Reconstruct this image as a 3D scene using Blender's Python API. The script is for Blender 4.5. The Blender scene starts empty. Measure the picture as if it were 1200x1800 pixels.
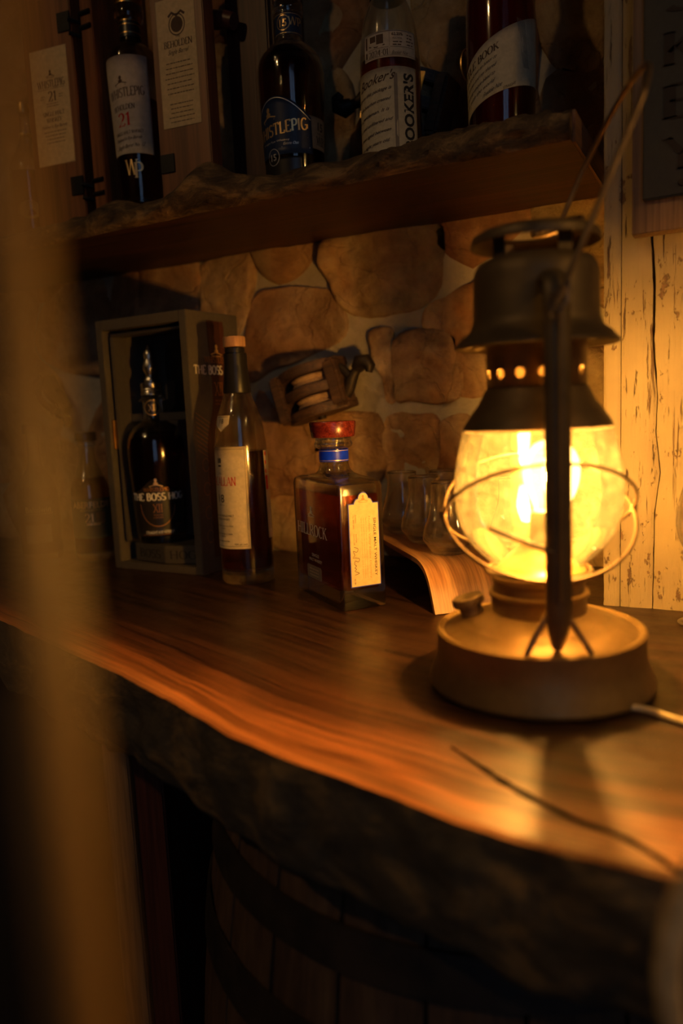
import bpy, bmesh, math, random
from math import sin, cos, pi, radians, sqrt
from mathutils import Vector, Matrix, noise

# ------------------------------------------------------------------ camera, world, lights, exposure
scene = bpy.context.scene
COL = scene.collection
scene.view_settings.view_transform = 'Standard'
scene.view_settings.look = 'None'
scene.view_settings.gamma = 1.0
scene.view_settings.use_curve_mapping = False
scene.view_settings.exposure = 0.0
scene.cycles.sample_clamp_indirect = 60.0

CAM = Vector((0, 0, .209))
fw = Vector((-.45663344, .8796865, -.13280647)); rt = Vector((.88940763, .45491096, -.04483387)); up = Vector((-.02097537, .13859173, .99012745))
cd = bpy.data.cameras.new('camera'); cam = bpy.data.objects.new('camera', cd); COL.objects.link(cam)
cam.matrix_world = Matrix(((rt.x, up.x, -fw.x, CAM.x), (rt.y, up.y, -fw.y, CAM.y), (rt.z, up.z, -fw.z, CAM.z), (0, 0, 0, 1)))
cd.sensor_fit = 'VERTICAL'; cd.sensor_height = 36; cd.sensor_width = 24
cd.lens = 1327.0 / 1800 * 36
cd.clip_start = .005; cd.clip_end = 50
cd.dof.use_dof = True; cd.dof.focus_distance = .80; cd.dof.aperture_fstop = 2.9
scene.camera = cam

world = bpy.data.worlds.new('world'); scene.world = world; world.use_nodes = True
bg = world.node_tree.nodes['Background']
bg.inputs[0].default_value = (1.0, .62, .33, 1); bg.inputs[1].default_value = .016

BULB_STRENGTH = 1750.0
WINDOW_STRENGTH = .62
PENDANT_STRENGTH = 230.0

# ------------------------------------------------------------------ material helpers
def newmat(name):
    m = bpy.data.materials.new(name); m.use_nodes = True
    nt = m.node_tree; b = nt.nodes['Principled BSDF']
    return m, nt, b
def N(nt, t, **kw):
    n = nt.nodes.new(t)
    for k, v in kw.items():
        if k.startswith('i_'):
            n.inputs[k[2:].replace('_', ' ')].default_value = v
        else: setattr(n, k, v)
    return n
def L(nt, a, b): nt.links.new(a, b)
def ramp(nt, fac, stops):
    r = nt.nodes.new('ShaderNodeValToRGB'); e = r.color_ramp.elements
    while len(e) > 1: e.remove(e[-1])
    e[0].position = stops[0][0]; e[0].color = (*stops[0][1], 1)
    for p, c in stops[1:]:
        x = e.new(p); x.color = (*c, 1)
    L(nt, fac, r.inputs[0]); return r.outputs[0]
def coords(nt, scale=(1, 1, 1), src='Object', rot=(0, 0, 0)):
    tc = nt.nodes.new('ShaderNodeTexCoord'); mp = nt.nodes.new('ShaderNodeMapping')
    mp.inputs['Scale'].default_value = scale; mp.inputs['Rotation'].default_value = rot
    L(nt, tc.outputs[src], mp.inputs['Vector']); return mp.outputs[0]
def noi(nt, vec, scale, detail=6, rough=.6, dist=0):
    n = nt.nodes.new('ShaderNodeTexNoise'); n.inputs['Scale'].default_value = scale
    n.inputs['Detail'].default_value = detail; n.inputs['Roughness'].default_value = rough; n.inputs['Distortion'].default_value = dist
    L(nt, vec, n.inputs['Vector']); return n.outputs[0]
def bump(nt, b, h, strength, dist=.002, normal=None):
    n = nt.nodes.new('ShaderNodeBump'); n.inputs['Strength'].default_value = strength; n.inputs['Distance'].default_value = dist
    L(nt, h, n.inputs['Height'])
    if normal: L(nt, normal, n.inputs['Normal'])
    L(nt, n.outputs[0], b.inputs['Normal']); return n.outputs[0]
def mul(nt, a, b, f=1.0, mode='MULTIPLY'):
    m = nt.nodes.new('ShaderNodeMix'); m.data_type = 'RGBA'; m.blend_type = mode
    m.inputs[0].default_value = f
    for v, s in ((a, 6), (b, 7)):
        if isinstance(v, tuple): m.inputs[s].default_value = (*v, 1)
        else: L(nt, v, m.inputs[s])
    return m.outputs[2]
def flat(name, col, rough=.6, metal=0, spec=.5):
    m, nt, b = newmat(name)
    b.inputs['Base Color'].default_value = (*col, 1); b.inputs['Roughness'].default_value = rough
    b.inputs['Metallic'].default_value = metal; b.inputs['Specular IOR Level'].default_value = spec
    v = coords(nt); n = noi(nt, v, 160, 3)
    c = ramp(nt, n, [(.3, tuple(x * .86 for x in col)), (.7, tuple(min(1, x * 1.08) for x in col))])
    L(nt, c, b.inputs['Base Color'])
    return m
def paper(name, col, rough=.65):
    m = flat(name, col, rough); m.node_tree.nodes['Principled BSDF'].inputs['Specular IOR Level'].default_value = .25
    return m
def metal(name, c1, c2, rough=.42, metallic=.85, scale=30, bstr=.25):
    m, nt, b = newmat(name); v = coords(nt)
    n = noi(nt, v, scale, 8, .65); n2 = noi(nt, v, scale * 7, 4)
    L(nt, ramp(nt, n, [(.35, c1), (.65, c2)]), b.inputs['Base Color'])
    mr = nt.nodes.new('ShaderNodeMapRange'); mr.inputs[3].default_value = rough - .12; mr.inputs[4].default_value = rough + .22
    L(nt, n2, mr.inputs[0]); L(nt, mr.outputs[0], b.inputs['Roughness'])
    b.inputs['Metallic'].default_value = metallic
    bump(nt, b, n2, bstr, .0006)
    return m
def wood(name, dark, mid, light, axis=0, scale=1.0, rough=.45, bstr=.35, coat=0, src='Object', dist=1.2):
    m, nt, b = newmat(name)
    s = [22 * scale] * 3; s[axis] = 1.6 * scale
    v = coords(nt, tuple(s), src)
    n = noi(nt, v, 1.6, 9, .6, dist)
    s2 = [160 * scale] * 3; s2[axis] = 5 * scale
    f = noi(nt, coords(nt, tuple(s2), src), 1.5, 4, .6)
    c = ramp(nt, n, [(.3, dark), (.5, mid), (.72, light)])
    c2 = ramp(nt, f, [(.35, (.45, .45, .45)), (.6, (1, 1, 1))])
    L(nt, mul(nt, c, c2, .7), b.inputs['Base Color'])
    b.inputs['Roughness'].default_value = rough
    if coat: b.inputs['Coat Weight'].default_value = coat; b.inputs['Coat Roughness'].default_value = .15
    bump(nt, b, f, bstr, .0006)
    return m
def glass(name, col=(1, 1, 1), ior=1.48, rough=0.05, clear=0.0):
    m, nt, b = newmat(name)
    if clear:
        t = nt.nodes.new('ShaderNodeBsdfTransparent'); t.inputs[0].default_value = (*col, 1); mx = nt.nodes.new('ShaderNodeMixShader'); mx.inputs[0].default_value = clear
        L(nt, b.outputs[0], mx.inputs[1]); L(nt, t.outputs[0], mx.inputs[2]); L(nt, mx.outputs[0], nt.nodes['Material Output'].inputs[0])
    b.inputs['Base Color'].default_value = (*col, 1); b.inputs['Roughness'].default_value = rough
    b.inputs['IOR'].default_value = ior; b.inputs['Transmission Weight'].default_value = 1
    b.inputs['Coat Weight'].default_value = .65 if 'glass' in name else 0; b.inputs['Coat Roughness'].default_value = .12; b.inputs['Coat IOR'].default_value = 1.6
    return m

MAT = {}
# --- stone
m, nt, b = newmat('stone')
v = coords(nt); oi = nt.nodes.new('ShaderNodeObjectInfo')
va = nt.nodes.new('ShaderNodeVectorMath'); va.operation = 'ADD'
sc = nt.nodes.new('ShaderNodeVectorMath'); sc.operation = 'SCALE'; sc.inputs[0].default_value = (13, 7, 5); L(nt, oi.outputs['Random'], sc.inputs['Scale'])
L(nt, v, va.inputs[0]); L(nt, sc.outputs[0], va.inputs[1]); v = va.outputs[0]
n1 = noi(nt, v, 9, 9, .62, .5); n2 = noi(nt, v, 42, 8, .7); n3 = noi(nt, v, 5, 3, .5, 1.5)
c = ramp(nt, n1, [(.3, (.22, .125, .055)), (.44, (.42, .27, .14)), (.56, (.60, .43, .24)), (.7, (.74, .60, .40))])
t = ramp(nt, n3, [(.35, (1, .78, .6)), (.5, (1, 1, 1)), (.68, (.8, .86, .8))])
c = mul(nt, c, t, .8)
t2 = ramp(nt, oi.outputs['Random'], [(0, (.62, .55, .5)), (.3, (1.1, .85, .7)), (.6, (.85, .8, .68)), (1, (1.15, 1.05, .95))])
c = mul(nt, c, t2, .85)
c = mul(nt, c, ramp(nt, n2, [(.3, (.5, .5, .5)), (.55, (1, 1, 1))]), .6)
L(nt, c, b.inputs['Base Color']); b.inputs['Roughness'].default_value = .82; b.inputs['Specular IOR Level'].default_value = .3
w = nt.nodes.new('ShaderNodeTexVoronoi'); w.feature = 'DISTANCE_TO_EDGE'; w.inputs['Scale'].default_value = 9
dv = nt.nodes.new('ShaderNodeVectorMath'); dv.operation = 'ADD'; nn = nt.nodes.new('ShaderNodeTexNoise'); nn.inputs['Scale'].default_value = 7; nn.inputs['Detail'].default_value = 5
sv = nt.nodes.new('ShaderNodeVectorMath'); sv.operation = 'SCALE'; sv.inputs['Scale'].default_value = .22
L(nt, v, nn.inputs['Vector']); L(nt, nn.outputs[1], sv.inputs[0]); L(nt, v, dv.inputs[0]); L(nt, sv.outputs[0], dv.inputs[1]); L(nt, dv.outputs[0], w.inputs['Vector'])
cr = nt.nodes.new('ShaderNodeMapRange'); cr.inputs[1].default_value = 0; cr.inputs[2].default_value = .025; L(nt, w.outputs[0], cr.inputs[0])
nb = nt.nodes.new('ShaderNodeBump'); nb.inputs['Strength'].default_value = .55; nb.inputs['Distance'].default_value = .004; L(nt, cr.outputs[0], nb.inputs['Height'])
nb2 = nt.nodes.new('ShaderNodeBump'); nb2.inputs['Strength'].default_value = .75; nb2.inputs['Distance'].default_value = .012; L(nt, n1, nb2.inputs['Height']); L(nt, nb.outputs[0], nb2.inputs['Normal'])
n5 = noi(nt, v, 95, 6, .75); nb3 = nt.nodes.new('ShaderNodeBump'); nb3.inputs['Strength'].default_value = .8; nb3.inputs['Distance'].default_value = .009; L(nt, n2, nb3.inputs['Height']); L(nt, nb2.outputs[0], nb3.inputs['Normal'])
bump(nt, b, n5, .6, .003, nb3.outputs[0])
MAT['stone'] = m
# --- mortar
m, nt, b = newmat('mortar'); v = coords(nt)
n1 = noi(nt, v, 13, 9, .68); n2 = noi(nt, v, 120, 5, .7)
L(nt, ramp(nt, n1, [(.3, (.36, .31, .20)), (.7, (.55, .47, .33))]), b.inputs['Base Color']); b.inputs['Roughness'].default_value = .9
nb = nt.nodes.new('ShaderNodeBump'); nb.inputs['Strength'].default_value = .8; nb.inputs['Distance'].default_value = .012; L(nt, n1, nb.inputs['Height'])
bump(nt, b, n2, .35, .002, nb.outputs[0]); MAT['mortar'] = m
# --- counter top (UV: u along the edge, v = distance from the live edge in metres)
m, nt, b = newmat('counter_wood')
v = coords(nt, (2.2, 60, 1), 'UV'); n1 = noi(nt, v, 1.6, 9, .6, .8)
f = noi(nt, coords(nt, (6, 420, 1), 'UV'), 1.2, 4, .6)
big = noi(nt, coords(nt, (2.2, 5, 1), 'UV'), 1.4, 5, .6, .5)
tc = nt.nodes.new('ShaderNodeTexCoord'); sx = nt.nodes.new('ShaderNodeSeparateXYZ'); L(nt, tc.outputs['UV'], sx.inputs[0])
ad = nt.nodes.new('ShaderNodeMath'); ad.operation = 'MULTIPLY_ADD'; ad.inputs[1].default_value = .09; L(nt, big, ad.inputs[0]); L(nt, sx.outputs[1], ad.inputs[2])
edge = ramp(nt, ad.outputs[0], [(.035, (.62, .27, .10)), (.07, (.42, .155, .055)), (.115, (.10, .036, .016)), (.17, (.040, .018, .010)), (.5, (.034, .015, .009))])
g = ramp(nt, n1, [(.36, (.25, .2, .18)), (.48, (.8, .75, .72)), (.62, (1.5, 1.4, 1.3))])
c = mul(nt, edge, g, .9); c = mul(nt, c, ramp(nt, f, [(.35, (.6, .6, .6)), (.6, (1, 1, 1))]), .55)
L(nt, c, b.inputs['Base Color'])
rr = noi(nt, coords(nt, (1, 1, 1)), 28, 6, .7); mr = nt.nodes.new('ShaderNodeMapRange'); mr.inputs[1].default_value = .3; mr.inputs[2].default_value = .75
mr.inputs[3].default_value = .30; mr.inputs[4].default_value = .52; L(nt, rr, mr.inputs[0]); L(nt, mr.outputs[0], b.inputs['Roughness'])
bump(nt, b, f, .12, .0005); MAT['counter'] = m
# --- bark
def bark(name, cols, sc=18, bs=.9, stretch=(1, 1, 1.8)):
    m, nt, b = newmat(name); v = coords(nt, stretch)
    n1 = noi(nt, v, sc, 9, .68, .6); n2 = noi(nt, v, sc * 5, 6, .7)
    L(nt, ramp(nt, n1, [(.34, cols[0]), (.5, cols[1]), (.64, cols[2])]), b.inputs['Base Color']); b.inputs['Roughness'].default_value = .78
    nb = nt.nodes.new('ShaderNodeBump'); nb.inputs['Strength'].default_value = bs; nb.inputs['Distance'].default_value = .012; L(nt, n1, nb.inputs['Height'])
    bump(nt, b, n2, .6, .003, nb.outputs[0]); return m
MAT['bark'] = bark('counter_bark', [(.055, .043, .026), (.12, .085, .045), (.34, .20, .07)])
MAT['shelf_bark'] = bark('shelf_bark', [(.035, .02, .01), (.13, .078, .034), (.36, .22, .09)], 22, 1.0, (1, 1.8, 2.4))
MAT['shelf_wood'] = wood('shelf_wood', (.022, .008, .004), (.055, .018, .008), (.10, .034, .013), 0, 1, .5)
MAT['end_grain'] = wood('end_grain', (.10, .05, .025), (.2, .1, .05), (.30, .16, .08), 1, 1, .6)
MAT['rough_wood'] = wood('barrel_wood', (.06, .03, .016), (.11, .058, .028), (.17, .10, .05), 2, 1, .7)
MAT['red_wood'] = wood('red_wood', (.09, .022, .012), (.15, .04, .02), (.20, .06, .03), 2, 1, .5)
MAT['tan_wood'] = wood('tan_wood', (.16, .09, .045), (.25, .15, .08), (.34, .21, .11), 2, 1, .6)
MAT['case_wood'] = wood('case_wood', (.17, .055, .02), (.25, .085, .03), (.34, .125, .045), 2, .8, .42)
MAT['dark_case'] = wood('dark_case_wood', (.05, .015, .01), (.08, .025, .015), (.11, .035, .02), 2, 1, .4)
MAT['block_wood'] = wood('block_wood', (.045, .024, .014), (.09, .045, .024), (.16, .08, .04), 0, 3, .6)
MAT['zebra'] = wood('tray_wood', (.20, .075, .03), (.42, .20, .085), (.62, .36, .17), 0, 2.6, .38, .2, 0, 'UV', .3)
MAT['cap_wood'] = wood('cap_wood', (.42, .20, .09), (.62, .33, .15), (.75, .42, .2), 2, 4, .5)
MAT['stopper'] = wood('stopper_wood', (.08, .008, .008), (.17, .02, .015), (.27, .045, .025), 0, 4, .25, .1)
MAT['pole'] = wood('pole_wood', (.23, .115, .022), (.32, .165, .034), (.40, .21, .045), 2, 1, .7)
MAT['bentwood'] = wood('bentwood', (.6, .40, .18), (.75, .52, .25), (.85, .62, .33), 0, 1, .35)
# --- painted timber
m, nt, b = newmat('painted_timber')
v = coords(nt, (55, 55, 3.2)); n1 = noi(nt, v, 1.6, 10, .72, .8); v2 = coords(nt, (90, 90, 7)); n2 = noi(nt, v2, 1.6, 8, .7, .3); n3 = noi(nt, coords(nt, (1, 1, .5)), 110, 6, .75); n4 = noi(nt, coords(nt), 9, 3)
chip = ramp(nt, n1, [(.375, (0, 0, 0)), (.405, (1, 1, 1))]); chip2 = ramp(nt, n2, [(.36, (0, 0, 0)), (.39, (1, 1, 1))])
sp = nt.nodes.new('ShaderNodeMath'); sp.operation = 'MULTIPLY_ADD'; sp.inputs[1].default_value = .45; L(nt, n4, sp.inputs[0]); L(nt, n3, sp.inputs[2])
chip3 = ramp(nt, sp.outputs[0], [(.575, (0, 0, 0)), (.605, (1, 1, 1))])
k = mul(nt, mul(nt, chip, chip2, 1), chip3, 1)
paint = ramp(nt, n4, [(.3, (.27, .20, .105)), (.7, (.38, .30, .17))])
base = ramp(nt, n2, [(.3, (.07, .035, .018)), (.6, (.2, .11, .055))])
mx = nt.nodes.new('ShaderNodeMix'); mx.data_type = 'RGBA'; L(nt, k, mx.inputs[0]); L(nt, base, mx.inputs[6]); L(nt, paint, mx.inputs[7])
L(nt, mx.outputs[2], b.inputs['Base Color']); b.inputs['Roughness'].default_value = .62
nb = nt.nodes.new('ShaderNodeBump'); nb.inputs['Strength'].default_value = .7; nb.inputs['Distance'].default_value = .0025; L(nt, k, nb.inputs['Height'])
bump(nt, b, n2, .4, .002, nb.outputs[0]); MAT['paint'] = m
# --- metals
MAT['lantern'] = metal('aged_lantern_metal', (.19, .115, .04), (.30, .185, .068), .44, .55, 18)
MAT['lantern_top'] = metal('dark_lantern_metal', (.10, .064, .028), (.17, .11, .045), .48, .45, 18)  # darker tone of the lantern metal for upper parts and fittings
MAT['wire'] = metal('lantern_wire', (.14, .09, .05), (.26, .17, .09), .38, .8, 60)
MAT['iron'] = metal('old_iron', (.03, .026, .022), (.07, .05, .035), .5, .7, 40)
MAT['hoop'] = metal('hoop_steel', (.035, .03, .027), (.085, .06, .045), .55, .6, 22, .5)
MAT['brass'] = metal('brass', (.55, .32, .10), (.75, .48, .18), .3, 1, 40, .1)
MAT['pewter'] = metal('pewter', (.4, .38, .34), (.6, .57, .5), .28, 1, 60, .2)
MAT['black_hinge'] = flat('black_hinge', (.02, .02, .022), .35, .5)
MAT['gold'] = flat('gold_ink', (.85, .58, .26), .35, .7)
MAT['bronze_ink'] = flat('bronze_ink', (.5, .22, .07), .4, .5)
MAT['silver'] = flat('silver_ink', (.75, .72, .68), .35, .5)
MAT['white_ink'] = paper('white_ink', (.85, .80, .70))
MAT['black_ink'] = paper('black_ink', (.03, .025, .022))
MAT['carved'] = flat('letter_dark_crack_shade', (.02, .012, .007), .7)
MAT['brown_ink'] = paper('brown_ink', (.09, .05, .03))
MAT['grey_ink'] = paper('grey_ink', (.25, .2, .15))
MAT['red_ink'] = paper('red_ink', (.50, .02, .015))
MAT['paper'] = paper('cream_paper', (.60, .50, .32))
MAT['white_paper'] = paper('white_paper', (.54, .45, .34))
MAT['tan_paper'] = paper('tan_paper', (.66, .48, .24))
MAT['navy'] = paper('navy_paper', (.02, .035, .085), .4)
MAT['blue_band'] = flat('blue_band', (.003, .03, .85), .4, 0, .2)
MAT['blue_line'] = paper('blue_line', (.05, .07, .45))
MAT['black_card'] = flat('black_card', (.10, .085, .065), .45)
MAT['box_edge'] = flat('box_edge', (.075, .065, .05), .45)
MAT['olive'] = paper('olive_paper', (.08, .085, .045))
MAT['black_label'] = flat('black_label', (.022, .018, .016), .35)
MAT['black_wax'] = flat('black_wax', (.012, .011, .011), .3)
MAT['capsule'] = flat('capsule', (.022, .02, .018), .36, .3)
MAT['sign_panel'] = flat('sign_panel', (.035, .033, .026), .6)
MAT['amber_seal'] = flat('amber_seal', (.5, .27, .06), .5)
MAT['cord'] = flat('cord_plastic', (.62, .48, .26), .4)
MAT['dark'] = flat('dark_wall', (.05, .035, .025), .9)
MAT['curtain'] = flat('curtain', (.05, .06, .09), .9)
# --- glass and liquids
MAT['glass'] = glass('clear_glass', (.99, .99, .97), clear=.38)
MAT['tumbler_glass'] = glass('tumbler_glass', (.99, .99, .98), ior=1.5, clear=.2)
MAT['decanter_glass'] = glass('decanter_glass', (.98, .98, .93), clear=.30)
MAT['green_glass'] = glass('tinted_glass', (.90, .93, .86), clear=.35)
MAT['whiskey'] = glass('whiskey_liquid', (.46, .13, .025), 1.36, clear=.15)
MAT['dark_whiskey'] = glass('dark_whiskey_liquid', (.30, .06, .012), 1.36, clear=.12)
MAT['red_whiskey'] = glass('red_whiskey_liquid', (.78, .19, .06), 1.36, clear=.2)
MAT['rye'] = glass('rye_liquid', (.36, .04, .012), 1.36, clear=.12)
# thin lantern globe: clear thin sheet with a dusty film
m = bpy.data.materials.new('lantern_globe_glass'); m.use_nodes = True; nt = m.node_tree; nt.nodes.clear()
out = nt.nodes.new('ShaderNodeOutputMaterial'); tr = nt.nodes.new('ShaderNodeBsdfTransparent'); tr.inputs[0].default_value = (1, .95, .85, 1)
gl = nt.nodes.new('ShaderNodeBsdfGlossy'); gl.inputs['Roughness'].default_value = .03
tl = nt.nodes.new('ShaderNodeBsdfTranslucent'); tl.inputs[0].default_value = (.9, .8, .55, 1)
df = nt.nodes.new('ShaderNodeBsdfDiffuse'); df.inputs[0].default_value = (.8, .7, .5, 1)
v = coords(nt); d1 = noi(nt, v, 60, 6, .7); d2 = noi(nt, v, 260, 3, .6)
dm = nt.nodes.new('ShaderNodeMath'); dm.operation = 'MULTIPLY'; L(nt, d1, dm.inputs[0]); L(nt, d2, dm.inputs[1])
mr = nt.nodes.new('ShaderNodeMapRange'); mr.inputs[1].default_value = .18; mr.inputs[2].default_value = .42; mr.inputs[3].default_value = .035; mr.inputs[4].default_value = .11; L(nt, dm.outputs[0], mr.inputs[0])
a1 = nt.nodes.new('ShaderNodeAddShader'); m0 = nt.nodes.new('ShaderNodeMixShader'); m0.inputs[0].default_value = .4; L(nt, tl.outputs[0], m0.inputs[1]); L(nt, df.outputs[0], m0.inputs[2])
m1 = nt.nodes.new('ShaderNodeMixShader'); L(nt, mr.outputs[0], m1.inputs[0]); L(nt, tr.outputs[0], m1.inputs[1]); L(nt, m0.outputs[0], m1.inputs[2])
fr = nt.nodes.new('ShaderNodeFresnel'); fr.inputs[0].default_value = 1.35; m2 = nt.nodes.new('ShaderNodeMixShader')
L(nt, fr.outputs[0], m2.inputs[0]); L(nt, m1.outputs[0], m2.inputs[1]); L(nt, gl.outputs[0], m2.inputs[2]); L(nt, m2.outputs[0], out.inputs[0])
MAT['globe'] = m
def emis(name, col, s):
    m = bpy.data.materials.new(name); m.use_nodes = True; nt = m.node_tree; nt.nodes.clear()
    out = nt.nodes.new('ShaderNodeOutputMaterial'); e = nt.nodes.new('ShaderNodeEmission'); e.inputs[0].default_value = (*col, 1); e.inputs[1].default_value = s
    L(nt, e.outputs[0], out.inputs[0]); return m
m = MAT['globe'].copy(); m.name = 'frosted_bulb_glass'; nt = m.node_tree; o_ = [n for n in nt.nodes if n.type == 'OUTPUT_MATERIAL'][0]; lk = o_.inputs[0].links[0].from_socket
[setattr(n.inputs[k], 'default_value', v_) for n in nt.nodes if n.type == 'MAP_RANGE' for k, v_ in ((3, .02), (4, .05))]
ad = nt.nodes.new('ShaderNodeAddShader'); em = nt.nodes.new('ShaderNodeEmission'); em.inputs[0].default_value = (1, .62, .22, 1); em.inputs[1].default_value = 1.6
L(nt, lk, ad.inputs[0]); L(nt, em.outputs[0], ad.inputs[1]); L(nt, ad.outputs[0], o_.inputs[0]); MAT['frosted'] = m
MAT['bulb'] = emis('lit_bulb', (1, .50, .10), BULB_STRENGTH)
MAT['window_light'] = emis('window_daylight', (.35, .60, 1), WINDOW_STRENGTH)
MAT['side_lamp_light'] = emis('side_lamp_glow', (1, .55, .16), 190.0)
MAT['pendant_light'] = emis('pendant_glow', (1, .60, .24), PENDANT_STRENGTH)

# ------------------------------------------------------------------ object helpers
def empty(name, label=None, cat=None, loc=(0, 0, 0), rz=0, group=None, kind=None, rot=None):
    o = bpy.data.objects.new(name, None); COL.objects.link(o); o.location = loc
    o.rotation_euler = rot if rot else (0, 0, rz); o.empty_display_size = .01
    if label: o['label'] = label
    if cat: o['category'] = cat
    if group: o['group'] = group
    if kind: o['kind'] = kind
    return o
def tag(o, label=None, cat=None, group=None, kind=None):
    if label: o['label'] = label
    if cat: o['category'] = cat
    if group: o['group'] = group
    if kind: o['kind'] = kind
    return o
def mesh(name, vs, fs, mat, parent=None, smooth=False, uvs=None, label=None):
    me = bpy.data.meshes.new(name); me.from_pydata([tuple(v) for v in vs], [], fs); me.update()
    mats = mat if isinstance(mat, (list, tuple)) else [mat]
    for q in mats: me.materials.append(MAT[q] if isinstance(q, str) else q)
    if smooth:
        for p in me.polygons: p.use_smooth = True
    if uvs:
        u = me.uv_layers.new(name='UVMap')
        for lp in me.loops: u.data[lp.index].uv = uvs[lp.vertex_index]
    o = bpy.data.objects.new(name, me); COL.objects.link(o)
    if parent: o.parent = parent
    if label: o['label'] = label
    return o
def sharp(o, ang=35):
    me = o.data
    bm = bmesh.new(); bm.from_mesh(me); bmesh.ops.recalc_face_normals(bm, faces=bm.faces)
    for e in bm.edges:
        if len(e.link_faces) == 2 and e.calc_face_angle(0) > radians(ang): e.smooth = False
    for f in bm.faces: f.smooth = True
    bm.to_mesh(me); bm.free(); return o
class MB:
    def __init__(s): s.v = []; s.f = []; s.uv = []
    def add(s, vs, fs):
        k = len(s.v); s.v += [Vector(v) for v in vs]; s.f += [tuple(i + k for i in f) for f in fs]; return s
    def box(s, c, d, rz=0, rot=None):
        R = rot.to_matrix() if rot else Matrix.Rotation(rz, 3, 'Z'); c = Vector(c)
        vs = [c + R @ Vector((x * d[0] / 2, y * d[1] / 2, z * d[2] / 2)) for x in (-1, 1) for y in (-1, 1) for z in (-1, 1)]
        return s.add(vs, [(0, 1, 3, 2), (4, 6, 7, 5), (0, 4, 5, 1), (2, 3, 7, 6), (0, 2, 6, 4), (1, 5, 7, 3)])
    def tube(s, pts, r, n=8, closed=False, flat_=1.0, upv=None):
        pts = [Vector(p) for p in pts]; m = len(pts); rs = r if isinstance(r, (list, tuple)) else [r] * m
        fr = upv or Vector((0, 0, 1)); vs = []; prev = None
        for i, p in enumerate(pts):
            a = pts[i - 1] if (i > 0 or closed) else p; c = pts[(i + 1) % m] if (i < m - 1 or closed) else p
            t = (c - a).normalized()
            if prev is None:
                q = fr - t * fr.dot(t)
                if q.length < 1e-3: q = Vector((1, 0, 0)) - t * t.x
                q.normalize()
            else:
                q = prev - t * prev.dot(t); q.normalize()
            prev = q; w = t.cross(q)
            for j in range(n):
                an = 2 * pi * j / n; vs.append(p + (q * cos(an) * flat_ + w * sin(an)) * rs[i])
        fs = []
        for i in range(m if closed else m - 1):
            for j in range(n):
                a = i * n + j; b_ = i * n + (j + 1) % n; c = ((i + 1) % m) * n + (j + 1) % n; d = ((i + 1) % m) * n + j
                fs.append((a, b_, c, d))
        if not closed: fs += [tuple(range(n))[::-1], tuple((m - 1) * n + j for j in range(n))]
        return s.add(vs, fs)
    def lathe(s, prof, n=48, c=(0, 0, 0), cx=None):
        c = Vector(c); vs = []; idx = []
        for r, z in prof:
            if r < 1e-6: idx.append([len(vs)]); vs.append(c + Vector((0, 0, z)))
            else:
                idx.append(list(range(len(vs), len(vs) + n)))
                for j in range(n):
                    a = 2 * pi * j / n; vs.append(c + Vector((r * cos(a), r * sin(a), z)))
        fs = []
        for A, B in zip(idx[:-1], idx[1:]):
            for j in range(n):
                k = (j + 1) % n
                if len(A) == 1 and len(B) == 1: continue
                if len(A) == 1: fs.append((A[0], B[k], B[j]))
                elif len(B) == 1: fs.append((A[j], A[k], B[0]))
                else: fs.append((A[j], A[k], B[k], B[j]))
        return s.add(vs, fs)
    def prism(s, poly, y0, y1, axis='y'):   # poly in (x, z), extruded along y
        n = len(poly)
        f = {'y': lambda p, t: (p[0], t, p[1]), 'z': lambda p, t: (p[0], p[1], t), 'x': lambda p, t: (t, p[0], p[1])}[axis]
        vs = [f(p, y0) for p in poly] + [f(p, y1) for p in poly]
        fs = [tuple(range(n)), tuple(range(2 * n - 1, n - 1, -1))] + [(i, i + n, (i + 1) % n + n, (i + 1) % n) for i in range(n)]
        return s.add(vs, fs)
    def build(s, name, mat, parent=None, smooth=False, bevel=0, label=None, fix=True, ang=35):
        o = mesh(name, s.v, s.f, mat, parent, smooth, label=label)
        if fix:
            bm = bmesh.new(); bm.from_mesh(o.data); bmesh.ops.recalc_face_normals(bm, faces=bm.faces)
            if bevel: bmesh.ops.bevel(bm, geom=list(bm.edges), offset=bevel, segments=2, affect='EDGES', clamp_overlap=True)
            bm.to_mesh(o.data); bm.free()
        if smooth: sharp(o, ang)
        return o
def crom(pts, k=6, closed=False):
    pts = [Vector(p) for p in pts]; n = len(pts); out = []
    rng = range(n) if closed else range(n - 1)
    for i in rng:
        p0 = pts[(i - 1) % n] if closed or i > 0 else pts[i]; p1 = pts[i]; p2 = pts[(i + 1) % n]
        p3 = pts[(i + 2) % n] if closed or i + 2 < n else p2
        for j in range(k):
            t = j / k
            out.append(.5 * ((2 * p1) + (-p0 + p2) * t + (2 * p0 - 5 * p1 + 4 * p2 - p3) * t * t + (-p0 + 3 * p1 - 3 * p2 + p3) * t ** 3))
    if not closed: out.append(pts[-1])
    return out
def lerp_tab(tab, x):
    if x <= tab[0][0]: return tab[0][1]
    for (a, b_), (c, d) in zip(tab[:-1], tab[1:]):
        if x <= c: return b_ + (d - b_) * (x - a) / (c - a)
    return tab[-1][1]

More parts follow.
